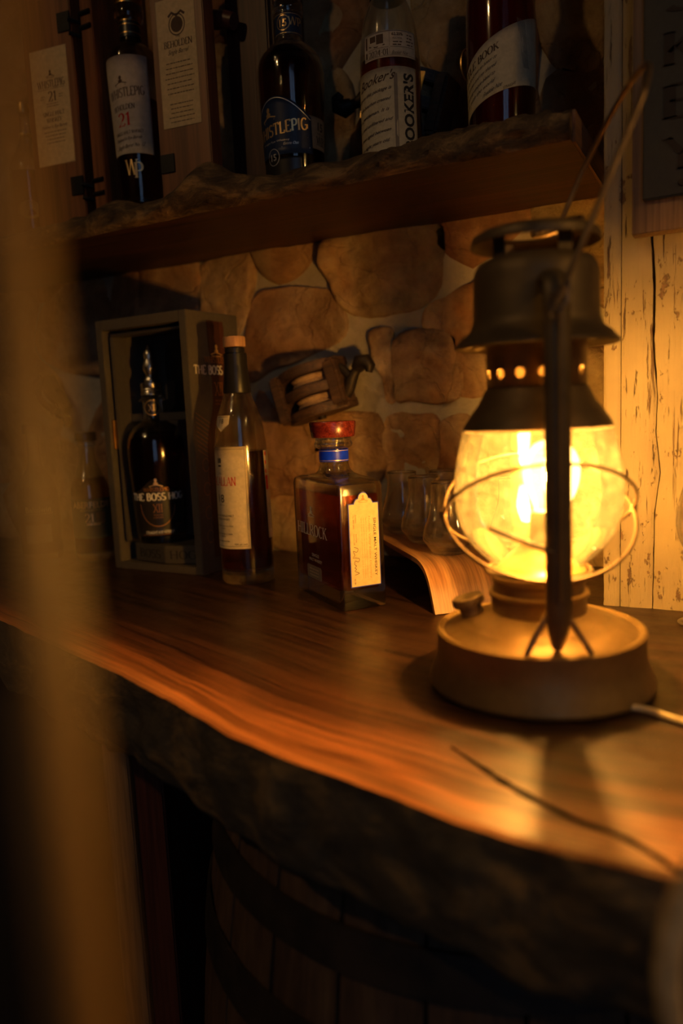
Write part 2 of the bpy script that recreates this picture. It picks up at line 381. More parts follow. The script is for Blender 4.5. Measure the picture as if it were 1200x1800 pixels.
# ------------------------------------------------------------------ lettering
def arc(cx, cy, rx, ry, a0, a1, n=12): return [(cx + rx * cos(radians(a0 + (a1 - a0) * i / n)), cy + ry * sin(radians(a0 + (a1 - a0) * i / n))) for i in range(n + 1)]
G = {
 'A': (.86, [[(.08, 0), (.43, 1)], [(.43, 1), (.78, 0)], [(.2, .34), (.66, .34)]], [(.08, 0), (.78, 0)]),
 'B': (.74, [[(.16, 0), (.16, 1)], [(.16, 1), (.36, 1)] + arc(.38, .77, .2, .23, 90, -90), [(.16, .53), (.4, .53)] + arc(.4, .265, .25, .265, 90, -90) + [(.16, 0)]], [(.16, 0), (.16, 1)]),
 'C': (.8, [arc(.44, .5, .34, .5, 50, 310, 18)], []),
 'D': (.84, [[(.16, 0), (.16, 1)], [(.16, 1), (.36, 1)] + arc(.38, .5, .36, .5, 90, -90, 14) + [(.16, 0)]], [(.16, 0), (.16, 1)]),
 'E': (.7, [[(.16, 0), (.16, 1)], [(.16, 1), (.62, 1), (.62, .85)], [(.16, .52), (.5, .52)], [(.16, 0), (.64, 0), (.64, .17)]], [(.16, 0), (.16, 1)]),
 'F': (.66, [[(.16, 0), (.16, 1)], [(.16, 1), (.62, 1), (.62, .85)], [(.16, .52), (.5, .52)]], [(.16, 0), (.16, 1)]),
 'G': (.86, [arc(.44, .5, .34, .5, 50, 350, 20) , [(.76, .42), (.76, .1)], [(.5, .42), (.84, .42)]], []),
 'H': (.88, [[(.16, 0), (.16, 1)], [(.72, 0), (.72, 1)], [(.16, .51), (.72, .51)]], [(.16, 0), (.16, 1), (.72, 0), (.72, 1)]),
 'I': (.36, [[(.18, 0), (.18, 1)]], [(.18, 0), (.18, 1)]),
 'K': (.82, [[(.16, 0), (.16, 1)], [(.16, .4), (.66, 1)], [(.34, .6), (.74, 0)]], [(.16, 0), (.16, 1), (.66, 1), (.74, 0)]),
 'L': (.68, [[(.16, 0), (.16, 1)], [(.16, 0), (.62, 0), (.62, .2)]], [(.16, 1), (.16, 0)]),
 'M': (1.0, [[(.14, 0), (.14, 1)], [(.14, 1), (.5, .1), (.86, 1)], [(.86, 1), (.86, 0)]], [(.14, 0), (.86, 0)]),
 'N': (.88, [[(.14, 0), (.14, 1)], [(.14, 1), (.74, 0)], [(.74, 0), (.74, 1)]], [(.14, 0), (.14, 1), (.74, 1)]),
 'O': (.88, [arc(.44, .5, .34, .5, 0, 360, 24)], []),
 'P': (.7, [[(.16, 0), (.16, 1)], [(.16, 1), (.36, 1)] + arc(.38, .73, .25, .27, 90, -90) + [(.16, .46)]], [(.16, 0), (.16, 1)]),
 'R': (.8, [[(.16, 0), (.16, 1)], [(.16, 1), (.36, 1)] + arc(.38, .75, .23, .25, 90, -90) + [(.16, .5)], [(.38, .5), (.74, 0)]], [(.16, 0), (.16, 1), (.74, 0)]),
 'S': (.66, [arc(.34, .75, .22, .25, 30, 270, 12) + arc(.34, .25, .25, .25, 90, -150, 12)], []),
 'T': (.8, [[(.4, 0), (.4, 1)], [(.08, .82), (.08, 1), (.72, 1), (.72, .82)]], [(.4, 0)]),
 'U': (.86, [[(.14, 1), (.14, .35)] + arc(.43, .33, .29, .33, 180, 360, 10) + [(.72, 1)]], [(.14, 1), (.72, 1)]),
 'W': (1.2, [[(.06, 1), (.32, 0)], [(.32, 0), (.58, 1)], [(.58, 1), (.84, 0)], [(.84, 0), (1.1, 1)]], [(.06, 1), (1.1, 1)]),
 'X': (.82, [[(.08, 0), (.72, 1)], [(.08, 1), (.74, 0)]], [(.08, 0), (.72, 1), (.08, 1), (.74, 0)]),
 'Y': (.8, [[(.06, 1), (.4, .48)], [(.74, 1), (.4, .48)], [(.4, .48), (.4, 0)]], [(.06, 1), (.74, 1), (.4, 0)]),
 '1': (.5, [[(.08, .82), (.27, 1), (.27, 0)]], [(.27, 0)]),
 '2': (.68, [arc(.33, .72, .23, .28, 160, -30, 12) + [(.1, .02), (.6, .02), (.62, .18)]], []),
 '5': (.66, [[(.54, 1), (.18, 1), (.15, .55)] + arc(.32, .3, .24, .3, 110, -150, 14)], []),
 '4': (.68, [[(.44, 0), (.44, 1)], [(.44, 1), (.06, .3), (.62, .3)]], [(.44, 0)]), '-': (.4, [[(.06, .45), (.34, .45)]], []),
 '8': (.66, [arc(.33, .76, .19, .24, 0, 360, 14), arc(.33, .26, .25, .27, 0, 360, 14)], []),
 '0': (.68, [arc(.34, .5, .25, .5, 0, 360, 18)], []), ' ': (.42, [], []), '&': (.7, [arc(.3, .75, .16, .22, 0, 360, 12), [(.2, .6), (.66, 0)], arc(.3, .26, .22, .26, 90, 330, 12)], []),
}
def serif_raw(s, thick=.17, thin=.065):
    V = []; F = []; x = 0
    for ch in s:
        adv, st, sf = G.get(ch, G[' '])
        for pts in st:
            n = len(pts); k = len(V)
            for i, (px, py) in enumerate(pts):
                a = pts[max(0, i - 1)]; b_ = pts[min(n - 1, i + 1)]; dx, dy = b_[0] - a[0], b_[1] - a[1]; l = sqrt(dx * dx + dy * dy) or 1; dx /= l; dy /= l
                w = (thin + (thick - thin) * abs(dy) ** 1.5) / 2
                if len(pts) == 2 and dx * dy > .05: w = thin / 2 * 1.3
                V += [(x + px - dy * w, py + dx * w), (x + px + dy * w, py - dx * w)]
            F += [(k + 2 * i, k + 2 * i + 1, k + 2 * i + 3, k + 2 * i + 2) for i in range(n - 1)]
        for sx_, sy in sf:
            k = len(V); h = .05; y0 = sy if sy == 0 else sy - h
            V += [(x + sx_ - .13, y0), (x + sx_ + .13, y0), (x + sx_ + .13, y0 + h), (x + sx_ - .13, y0 + h)]; F.append((k, k + 1, k + 2, k + 3))
        x += adv
    return V, F
_cache = {}
def sans_raw(s, bold=0.0):
    key = (s, bold)
    if key in _cache: return _cache[key]
    cu = bpy.data.curves.new('lettering', 'FONT'); cu.body = s; cu.size = 1; cu.resolution_u = 3; cu.offset = bold
    o = bpy.data.objects.new('lettering', cu); COL.objects.link(o); bpy.context.view_layer.update()
    ev = o.evaluated_get(bpy.context.evaluated_depsgraph_get()); me = ev.to_mesh()
    V = [(v.co.x, v.co.y) for v in me.vertices]; F = [tuple(p.vertices) for p in me.polygons]
    ev.to_mesh_clear(); bpy.data.objects.remove(o); bpy.data.curves.remove(cu)
    _cache[key] = (V, F); return V, F
def text2d(s, cx, cy, h, w=None, font='sans', shear=0, rot=0, bold=0.0, align='c', thick=.17, thin=.065):
    V, F = serif_raw(s, thick, thin) if font == 'serif' else sans_raw(s, bold)
    if not V: return [], []
    cap = 1.0 if font == 'serif' else .73
    x0 = min(v[0] for v in V); x1 = max(v[0] for v in V)
    sy = h / cap; sx_ = (w / (x1 - x0)) if w else sy
    out = []
    for x, y in V:
        X = (x - (x0 + x1) / 2) * sx_ if align == 'c' else (x - x0) * sx_ if align == 'l' else (x - x1) * sx_
        Y = y * sy - h / 2; X += Y * shear
        out.append((cx + X * cos(rot) - Y * sin(rot), cy + X * sin(rot) + Y * cos(rot)))
    return out, F
class Ink:   # flat print collected in label coordinates (u, v), then laid on a surface
    def __init__(s): s.v = []; s.f = []
    def add(s, VF):
        V, F = VF; k = len(s.v); s.v += V; s.f += [tuple(i + k for i in f) for f in F]; return s
    def text(s, *a, **k): return s.add(text2d(*a, **k))
    def rect(s, x0, y0, x1, y1):
        nx = max(1, int(abs(x1 - x0) / .004)); V = []; F = []
        for i in range(nx + 1):
            x = x0 + (x1 - x0) * i / nx; V += [(x, y0), (x, y1)]
        F = [(2 * i, 2 * i + 2, 2 * i + 3, 2 * i + 1) for i in range(nx)]
        return s.add((V, F))
    def ring(s, cx, cy, rx, ry, w, n=32):
        V = []; F = []
        for i in range(n):
            a = 2 * pi * i / n; V += [(cx + rx * cos(a), cy + ry * sin(a)), (cx + (rx - w) * cos(a), cy + (ry - w) * sin(a))]
        for i in range(n): j = (i + 1) % n; F.append((2 * i, 2 * j, 2 * j + 1, 2 * i + 1))
        return s.add((V, F))
    def disc(s, cx, cy, rx, ry, n=24):
        return s.add(([(cx + rx * cos(2 * pi * i / n), cy + ry * sin(2 * pi * i / n)) for i in range(n)], [tuple(range(n))]))
    def path(s, pts, w):
        V = []; n = len(pts)
        for i, (x, y) in enumerate(pts):
            a = pts[max(0, i - 1)]; b_ = pts[min(n - 1, i + 1)]; dx, dy = b_[0] - a[0], b_[1] - a[1]; l = sqrt(dx * dx + dy * dy) or 1
            V += [(x - dy / l * w / 2, y + dx / l * w / 2), (x + dy / l * w / 2, y - dx / l * w / 2)]
        return s.add((V, [(2 * i, 2 * i + 1, 2 * i + 3, 2 * i + 2) for i in range(n - 1)]))
    def border(s, x0, y0, x1, y1, w): return s.rect(x0, y0, x1, y0 + w).rect(x0, y1 - w, x1, y1).rect(x0, y0, x0 + w, y1).rect(x1 - w, y0, x1, y1)
    def lines(s, cx, y, n, dy, w, h, seed=0):
        r = random.Random(seed)
        for i in range(n):
            ww = w * (.75 + .25 * r.random()); x = cx - ww / 2
            while x < cx + ww / 2 - h:
                l = h * r.uniform(1.2, 4.5); s.rect(x, y - i * dy, min(x + l, cx + ww / 2), y - i * dy + h * .75); x += l + h * .7
        return s
    def crest(s, cx, cy, h):   # a small round-topped ornament on a bar
        s.disc(cx, cy + h * .28, h * .16, h * .2); s.disc(cx, cy - h * .05, h * .24, h * .16)
        s.path([(cx - h * .7, cy - h * .36), (cx - h * .2, cy - h * .2), (cx + h * .2, cy - h * .2), (cx + h * .7, cy - h * .36)], h * .09)
        s.path([(cx - h * .6, cy - h * .48), (cx + h * .6, cy - h * .48)], h * .06); return s
    def build(s, fn, mat, parent, name='lettering', label=None):
        return mesh(name, [fn(u, v) for u, v in s.v], s.f, mat, parent, label=label) if s.v else None
def cyl(rf, phi0, off=.0006):
    r0 = None
    def f(u, v, e=0):
        r = rf(v); a = phi0 + u / r; return Vector(((r + off + e) * cos(a), (r + off + e) * sin(a), v))
    return f
def curved_label(name, rf, phi0, u0, u1, lo, hi, mat, parent, label=None, off=.0003, nu=28, nv=8):
    V = []; F = []
    for i in range(nu + 1):
        u = u0 + (u1 - u0) * i / nu; a = lo(u) if callable(lo) else lo; b_ = hi(u) if callable(hi) else hi
        for e in (0, 1):
            for j in range(nv + 1):
                v = a + (b_ - a) * j / nv; r = rf(v); an = phi0 + u / r; rr = r + off * e + .00005
                V.append((rr * cos(an), rr * sin(an), v))
    K = 2 * (nv + 1)
    for i in range(nu):
        for j in range(nv):
            for e in (0, 1):
                a = i * K + e * (nv + 1) + j; q = (a, a + K, a + K + 1, a + 1); F.append(q if e else q[::-1])
        a = i * K; F.append((a, a + nv + 1, a + K + nv + 1, a + K)); F.append((a + nv, a + K + nv, a + K + 2 * nv + 1, a + 2 * nv + 1))
    for i in (0, nu):
        for j in range(nv): a = i * K + j; F.append((a, a + 1, a + nv + 2, a + nv + 1))
    return mesh(name, V, F, mat, parent, True, label=label)

# ------------------------------------------------------------------ the room
WALL_Y = .978
def setting(name, o, label=None): o['kind'] = 'structure'; return o
o = MB().box((0, 1.2, -.98), (7, 8, .04)).build('floor', 'dark'); tag(o, kind='structure')
o = MB().box((0, 1.2, 2.3), (7, 8, .04)).build('ceiling', 'dark'); tag(o, kind='structure')
o = MB().box((-3.4, 0, .66), (.06, 6, 3.24)).build('wall_left', 'dark'); tag(o, kind='structure')
o = MB().box((3.4, 0, .66), (.06, 6, 3.24)).build('wall_right', 'dark'); tag(o, kind='structure')
o = MB().box((0, -1.7, .66), (7, .06, 3.24)).build('wall_front', 'dark'); tag(o, kind='structure')
win = empty('window_1', loc=(1.15, -1.65, .75), kind='structure')
MB().box((0, 0, 0), (1.8, .01, 1.9)).build('pane', 'window_light', win)
w_ = MB()
for x, z, dx, dz in ((0, .98, 1.92, .06), (0, -.98, 1.92, .06), (-.93, 0, .06, 1.9), (.93, 0, .06, 1.9), (0, 0, .04, 1.9), (0, .1, 1.8, .04)): w_.box((x, .02, z), (dx, .05, dz))
w_.build('window_frame', 'dark', win)
for sgn in (-1, 1):
    V = []; F = []; n = 40
    for i in range(n + 1):
        x = sgn * (.45 + .55 * i / n); y = .07 + .03 * sin(i * 1.25)
        V += [(x, y, -1.05), (x, y, 1.0)]
    F = [(2 * i, 2 * i + 2, 2 * i + 3, 2 * i + 1) for i in range(n)]
    mesh('curtain', V, F, 'curtain', win, True)

# back wall: mortar bed plus single stones
random.seed(5)
wall = empty('wall_back', loc=(0, 0, 0), kind='structure')
V = []; F = []; X0, X1, Z0, Z1 = -1.9, .8, -.97, 1.5; nx, nz = 190, 130
for j in range(nz + 1):
    for i in range(nx + 1):
        x = X0 + (X1 - X0) * i / nx; z = Z0 + (Z1 - Z0) * j / nz
        V.append((x, WALL_Y - .006 * noise.noise(Vector((x * 9, z * 9, 3))) - .003 * noise.noise(Vector((x * 30, z * 30, 7))), z))
for j in range(nz):
    for i in range(nx): a = j * (nx + 1) + i; F.append((a, a + 1, a + nx + 2, a + nx + 1))
mesh('mortar', V, F, 'mortar', wall, True)
o = MB().box((-.55, WALL_Y + .07, .26), (2.7, .10, 2.46)).build('backing', 'mortar', wall)

FWp, RTp, UPp = fw, rt, up
def P_wall(px, py, y=WALL_Y):    # wall survey: photo pixel to wall coordinates (x, z)
    d = fw + rt * ((px - 600) / 1327) - up * ((py - 900) / 1327); t = y / d.y
    return (d.x * t, CAM.z + d.z * t)
def c3(pts): return [P_wall(420 + x * .36667, 370 + y * .36667) for x, y in pts]
polys = [
 c3([(60, 520), (95, 430), (200, 385), (420, 400), (445, 440), (490, 475), (490, 600), (330, 690), (180, 745), (80, 800), (30, 700)]),
 c3([(430, 160), (640, 90), (930, 70), (955, 200), (920, 400), (760, 480), (640, 490), (540, 475), (470, 380), (425, 260)]),
 c3([(640, 590), (725, 580), (742, 660), (755, 780), (755, 890), (710, 900), (690, 800), (650, 700)]),
 c3([(765, 640), (900, 585), (1035, 640), (1045, 890), (830, 905), (765, 885)]),
 c3([(912, 478), (1040, 405), (1220, 330), (1500, 350), (1560, 560), (1400, 800), (1060, 860), (1050, 640), (990, 575), (912, 562)]),
 c3([(720, 1000), (860, 985), (945, 1020), (930, 1250), (740, 1290), (690, 1150)]),
 c3([(965, 1040), (1090, 990), (1180, 1120), (1150, 1330), (960, 1320), (945, 1200)]),
 c3([(110, 890), (210, 1000), (370, 1040), (385, 1200), (330, 1330), (200, 1350), (140, 1340), (90, 1100)]),
 c3([(400, 1010), (560, 985), (680, 1010), (690, 1260), (560, 1330), (400, 1300)]),
 [P_wall(*q) for q in [(360, 470), (430, 440), (446, 480), (432, 560), (402, 600), (372, 590), (352, 520)]],
 [P_wall(*q) for q in [(478, 862), (560, 858), (640, 862), (650, 955), (486, 957)]],
 [P_wall(*q) for q in [(250, 478), (340, 462), (350, 540), (342, 640), (262, 640)]],
 [P_wall(*q) for q in [(110, 505), (235, 480), (245, 560), (240, 640), (130, 650), (70, 600)]],
 [P_wall(*q) for q in [(-30, 560), (60, 520), (55, 620), (110, 690), (60, 820), (-40, 800)]],
 [P_wall(*q) for q in [(575, 10), (625, 20), (600, 110), (560, 130), (535, 60)]],
 [P_wall(*q) for q in [(745, -60), (900, -80), (830, 120), (770, 130), (735, 60)]],
 [P_wall(*q) for q in [(955, -60), (1052, -70), (1056, 96), (1000, 120), (962, 95), (945, 20)]],
 [P_wall(*q) for q in [(965, 150), (1056, 112), (1058, 330), (1010, 330), (955, 250)]],
 [P_wall(*q) for q in [(560, 150), (600, 130), (622, 200), (600, 330), (565, 330)]],
 [P_wall(*q) for q in [(440, 720), (455, 800), (445, 950), (400, 950), (400, 720)]],
 [P_wall(*q) for q in [(700, 860), (860, 880), (860, 1000), (700, 985)]],
]
def seg_d(p, a, b_):
    ax, ay = a; bx, by = b_; px, py = p; dx, dy = bx - ax, by - ay; t = max(0, min(1, ((px - ax) * dx + (py - ay) * dy) / (dx * dx + dy * dy + 1e-12)))
    return sqrt((px - ax - t * dx) ** 2 + (py - ay - t * dy) ** 2)
def inside(p, poly):
    c = False; n = len(poly)
    for i in range(n):
        (x1, y1), (x2, y2) = poly[i], poly[i - 1]
        if (y1 > p[1]) != (y2 > p[1]) and p[0] < (x2 - x1) * (p[1] - y1) / (y2 - y1) + x1: c = not c
    return c
rnd = random.Random(11)
def free(p, lim):
    d = lim
    for q in polys:
        if abs(q[0][0] - p[0]) > .5 or abs(q[0][1] - p[1]) > .5: continue
        if inside(p, q): return -1
        for i in range(len(q)): d = min(d, seg_d(p, q[i - 1], q[i]))
    return d
for rmax, tries in ((.115, 260), (.08, 400), (.05, 600)):
    for _ in range(tries):
        p = (rnd.uniform(-1.7, .45), rnd.uniform(-.5, 1.25)); d = free(p, rmax + .012)
        if d > rmax * .62 + .010:
            n = rnd.randint(7, 9); a0 = rnd.random() * 6; poly = []
            for i in range(n):
                a = a0 + 2 * pi * i / n + rnd.uniform(-.15, .15); u = (cos(a), sin(a)); l = rmax * .6
                while l < rmax * 1.9 and free((p[0] + u[0] * (l + .012), p[1] + u[1] * (l + .012)), .013) > .0115: l += .006
                poly.append((p[0] + u[0] * l * 1.0, p[1] + u[1] * l * .96))
            polys.append(poly)
for k, poly in enumerate(polys):
    cx = sum(p[0] for p in poly) / len(poly); cz = sum(p[1] for p in poly) / len(poly)
    rim = []; sub = 4 if k < 21 else 3
    pp = [Vector((p[0], 0, p[1])) for p in poly]; sm = crom(pp, sub, True)
    rim = [Vector((a.x * .75 + pp[i // sub].x * .25 * (1 if i % sub == 0 else 0) + (a.x * .25 if i % sub else 0), 0, a.z)) for i, a in enumerate(sm)]
    n = len(rim); c = Vector((cx, 0, cz)); H = rnd.uniform(.005, .010) if k < 21 else rnd.uniform(.005, .011); tiltx, tiltz = rnd.uniform(-.12, .12), rnd.uniform(-.12, .12)
    rings = [(1.0, -.004), (.985, .45), (.95, .8), (.88, 1.0), (.75, 1.04), (.6, 1.02), (.42, 1.08), (.22, 1.05)] if k < 21 else [(1.0, -.004), (.97, .55), (.9, .9), (.7, 1.04), (.38, 1.06)]
    V = []
    for s_, hh in rings:
        for q in rim:
            p = c + (q - c) * s_ * (1.11 if k < 21 else 1.06)
            nn = noise.noise(Vector((p.x * 16, p.z * 16, k * 3.1))) * .009 + noise.noise(Vector((p.x * 45, p.z * 45, k))) * .0045
            ridge = -.008 * max(0, 1 - abs(noise.noise(Vector((p.x * 8 + 5, p.z * 8, k * 1.7)))) * 9)
            h = H * hh + ((nn + ridge) * (1 if hh > .5 else .3)) + (tiltx * (p.x - cx) + tiltz * (p.z - cz)) * min(1, hh if hh > 0 else 0)
            ed = 1 + .06 * noise.noise(Vector((p.x * 40, p.z * 40, k))) + .03 * noise.noise(Vector((p.x * 110, p.z * 110, k)))
            p = c + (p - c) * ed
            V.append((p.x - cx, WALL_Y + (.004 if hh < 0 else -max(h, .003)), p.z - cz))
    V.append((0, WALL_Y - H * 1.05, 0)); F = []
    for r in range(len(rings) - 1):
        for i in range(n): j = (i + 1) % n; F.append((r * n + i, r * n + j, (r + 1) * n + j, (r + 1) * n + i))
    r = len(rings) - 1
    for i in range(n): F.append((r * n + i, r * n + (i + 1) % n, len(V) - 1))
    o = mesh('stone', V, F, 'stone', wall, True); o.location = (cx, 0, cz)
    bm = bmesh.new(); bm.from_mesh(o.data); bmesh.ops.recalc_face_normals(bm, faces=bm.faces)
    if sum(f.normal.y for f in bm.faces) > 0: bmesh.ops.reverse_faces(bm, faces=bm.faces)
    bm.to_mesh(o.data); bm.free()

# painted pillar of two cracked planks
pil = empty('pillar', 'cream painted timber pillar with flaking paint and dark cracks beside lantern', 'pillar', (0, .788, 0))
cr = [(.9, -.071), (.46, -.071), (.3601, -.0699), (.3134, -.067), (.261, -.0675), (.2073, -.0634), (.1748, -.0646), (.1363, -.0602), (.0973, -.0649), (.04, -.0655), (0, -.066)]
def crack_edge(side):
    out = []
    for z in [i * .008 for i in range(0, 150)]:
        x = lerp_tab([(a, b_) for a, b_ in sorted(cr)], z); w = .0009 + .0022 * max(0, noise.noise(Vector((z * 14, 0, 2)))) + (.0016 if .27 < z < .37 else 0)
        out.append((x + side * w * .5 + .0006 * noise.noise(Vector((z * 80, side, 0))), z))
    return out
def plank(xa, edge, xb=None):
    pts = ([(xa, 0), ] + [(x, z) for x, z in edge] + [(xa, edge[-1][1])]) if xb is None else None
    return pts
el = crack_edge(-1); er = crack_edge(1); zt = el[-1][1]
def plank_mesh(fn_l, fn_r, y0, y1, name):
    V = []; F = []; zs = [i * .008 for i in range(150)]; m_ = 7
    for k, z in enumerate(zs):
        a, b_ = fn_l(k, z), fn_r(k, z)
        V.append((a, y1, z))
        for i in range(m_ + 1):
            x = a + (b_ - a) * i / m_; e = .0012 if i in (0, m_) else 0
            V.append((x, y0 + e + .0009 * noise.noise(Vector((x * 90, z * 14, 1))), z))
        V.append((b_, y1, z))
    K = m_ + 3
    for k in range(len(zs) - 1):
        for i in range(K - 1): a = k * K + i; F.append((a, a + 1, a + K + 1, a + K))
    F.append(tuple(range(K))); F.append(tuple((len(zs) - 1) * K + i for i in range(K)))
    o = mesh(name, V, F, 'paint', pil); sharp(o, 40); return o
plank_mesh(lambda k, z: -.1125 + .0005 * noise.noise(Vector((z * 30, 0, 0))), lambda k, z: -.0968, 0, .176, 'plank')
plank_mesh(lambda k, z: -.0962, lambda k, z: el[k][0], .0004, .176, 'plank')
plank_mesh(lambda k, z: er[k][0], lambda k, z: .03, 0, .176, 'plank')
plank_mesh(lambda k, z: .031, lambda k, z: .14, .001, .176, 'plank')
MB().box((.013, .10, .6), (.24, .14, 1.18)).build('core', 'dark', pil)

# sign on the pillar
sg = empty('sign', 'dark sign with tall carved letters in a wooden frame on pillar', 'sign', (-.043, .788, .357))
b_ = MB().box((0, -.011, .25), (.084, .020, .50)); b_.build('backboard', 'tan_wood', sg, bevel=.0008)
MB().box((0, -.0235, .265), (.065, .006, .475)).build('panel', 'sign_panel', sg, bevel=.0012)
ink = Ink()
for i, ch in enumerate('WHISKEY'): ink.text(ch, 0, .063 + (6 - i) * .0435, .027, .034 if ch != 'I' else .014, font='serif', thick=.2, thin=.08)
lt = ink.build(lambda u, v: Vector((u, -.0272, v)), 'carved', sg)
sc_ = MB().lathe([(0, 0), (.0035, 0), (.003, .0015), (0, .002)], 16); 
for q in sc_.v: q.x, q.y, q.z = q.x, -.0265 - q.z, q.y + .038
sc_.build('screw', 'iron', sg, True)

# ------------------------------------------------------------------ counter
FE = [(-1.5, .78), (-1.2, .70), (-.9, .605), (-.72, .545), (-.5655, .4906), (-.4587, .4542), (-.3682, .4188), (-.2929, .3861), (-.2359, .369), (-.1995, .3625), (-.1562, .3525), (-.1205, .3421), (-.0897, .3365), (-.063, .3357), (-.0168, .3345), (.06, .332), (.2, .34), (.45, .35)]
def fe(x): return lerp_tab(FE, x) + .0022 * noise.noise(Vector((x * 26, 1, 0))) + .0010 * noise.noise(Vector((x * 90, 2, 0)))
cn = empty('counter', 'thick dark live-edge wood bar counter with barky front edge', 'counter', (0, 0, 0))
NX = 420; xs = [-1.5 + 1.95 * i / NX for i in range(NX + 1)]
ds = [0, .004, .012, .03, .06, .1, .16, .25, .4]
V = []; UV = []; F = []
for x in xs:
    y0 = fe(x)
    for k, d in enumerate(ds + [None]):
        y = (WALL_Y + .004) if d is None else y0 + d * min(1, (WALL_Y - y0) / .42)
        V.append((x, y, -.0012 if k == 0 else 0)); UV.append((x, y - y0))
    V.append((x, WALL_Y + .004, -.078)); UV.append((x, .9))
    V.append((x, y0 + .10, -.078)); UV.append((x, .2))
    V.append((x, y0 + .002, -.0020)); UV.append((x, 0))
K = len(ds) + 4
for i in range(NX):
    for j in range(K):
        a = i * K + j; b2 = i * K + (j + 1) % K; F.append((a, b2, b2 + K, a + K))
F.append(tuple(range(K))); F.append(tuple(NX * K + j for j in range(K)))
top = mesh('slab_top', V, F, 'counter', cn, uvs=UV); bm = bmesh.new(); bm.from_mesh(top.data); bmesh.ops.recalc_face_normals(bm, faces=bm.faces); bm.to_mesh(top.data); bm.free()
# drying crack, cut into the slab
ck = crom([(-.150, .4225, 0), (-.1463, .4188, 0), (-.1231, .401, 0), (-.1028, .3864, 0), (-.0689, .3676, 0), (-.0406, .3579, 0), (-.0172, .341, 0), (.0, .325, 0)], 8)
cw = []; n = len(ck)
for i, p in enumerate(ck):
    a, c = ck[max(0, i - 1)], ck[min(n - 1, i + 1)]; t = (c - a).normalized(); w = .0032 * min(1, i / 22) * (.55 + .8 * abs(noise.noise(Vector((i * .21, 0, 0))))) + .0003
    cw.append((p + Vector((-t.y, t.x, 0)) * w, p - Vector((-t.y, t.x, 0)) * w))
poly = [(a.x, a.y) for a, _ in cw] + [(b3.x, b3.y) for _, b3 in reversed(cw)]
cut = MB().prism(poly, -.030, .01, 'z').build('cutter', 'counter')
md = top.modifiers.new('crack', 'BOOLEAN'); md.object = cut; md.operation = 'DIFFERENCE'; md.solver = 'EXACT'
bpy.context.view_layer.update(); dg = bpy.context.evaluated_depsgraph_get(); nm = bpy.data.meshes.new_from_object(top.evaluated_get(dg)); top.modifiers.clear(); top.data = nm
nm.materials.append(MAT['carved'])  # crack faces coloured near black, standing in for shade in the groove
for p_ in nm.polygons:
    c_ = p_.center
    if c_.x > -.16 and fe(c_.x) + .006 < c_.y < .45 and -.032 < c_.z < -.0006: p_.material_index = len(nm.materials) - 1
bpy.data.objects.remove(cut)
# bark front
V = []; F = []; rows = 16
for i, x in enumerate(xs):
    y0 = fe(x)
    for j in range(rows + 1):
        t = j / rows; z = -.0018 - t * .078
        bul = .006 * sin(pi * t) - .004 * t
        nn = .007 * noise.noise(Vector((x * 22, z * 30, 4))) + .004 * noise.noise(Vector((x * 60, z * 70, 9))) - .004 * abs(noise.noise(Vector((x * 35, z * 18, 2))))
        zz = z + (.004 * noise.noise(Vector((x * 18, 0, 8))) if j == rows else 0)
        V.append((x, y0 + .0008 - (bul + nn) * min(1, j / 2), zz))
    V.append((x, y0 + .10, -.080))
K = rows + 2
for i in range(NX):
    for j in range(K - 1): a = i * K + j; F.append((a, a + K, a + K + 1, a + 1))
bk = mesh('bark_edge', V, F, 'bark', cn, True)
o = MB().box((-1.12, .80, -.52), (.80, .02, .86)).build('shade_panel_1', 'dark'); tag(o, kind='structure')  # added dark panel in place of the black shade under the counter
# leg boards under the counter
lg = empty('cabinet', 'dark red wooden cabinet side with a paler front board under counter', 'cabinet', (-.612, .62, -.95), radians(23))
MB().box((0, .17, .43), (.060, .34, .86)).build('side_panel', 'red_wood', lg, bevel=.002)
MB().box((-.012, -.008, .43), (.030, .016, .86)).build('front_board', 'tan_wood', lg, bevel=.002)
MB().box((.022, -.005, .43), (.034, .010, .86)).build('front_board', 'red_wood', lg, bevel=.002)

# barrel under the counter
br = empty('barrel', 'old oak barrel with dark iron hoops standing under counter', 'barrel', (-.197, .660, -.955))
def brad(z): t = (z - .44) / .44; return .288 - .045 * t * t
NS = 26
for i in range(NS):
    a0 = 2 * pi * i / NS + .009; a1 = 2 * pi * (i + 1) / NS - .004; V = []; F = []
    for j in range(13):
        z = .86 * j / 12 + .005
        for a in (a0, (a0 + a1) / 2, a1):
            r = brad(z) - (.0015 if a != (a0 + a1) / 2 else 0); V.append((r * cos(a), r * sin(a), z))
        V += [((brad(z) - .02) * cos(a1), (brad(z) - .02) * sin(a1), z), ((brad(z) - .02) * cos(a0), (brad(z) - .02) * sin(a0), z)]
    for j in range(12):
        for q in range(5): a = j * 5 + q; b4 = j * 5 + (q + 1) % 5; F.append((a, b4, b4 + 5, a + 5))
    F += [(4, 3, 2, 1, 0), (60, 61, 62, 63, 64)]
    mesh('stave', V, F, 'rough_wood', br)
MB().lathe([(0, .84), (.245, .84), (.245, .82), (0, .82)], 40).build('barrel_head', 'rough_wood', br)
for z0, z1 in ((.793, .824), (.712, .748), (.25, .29), (.12, .155), (.03, .07)):
    MB().lathe([(brad(z0) + .0005, z0), (brad(z0) + .003, z0), (brad(z1) + .003, z1), (brad(z1) + .0005, z1), (brad(z0) + .0005, z0)], 64).build('hoop', 'hoop', br, True)

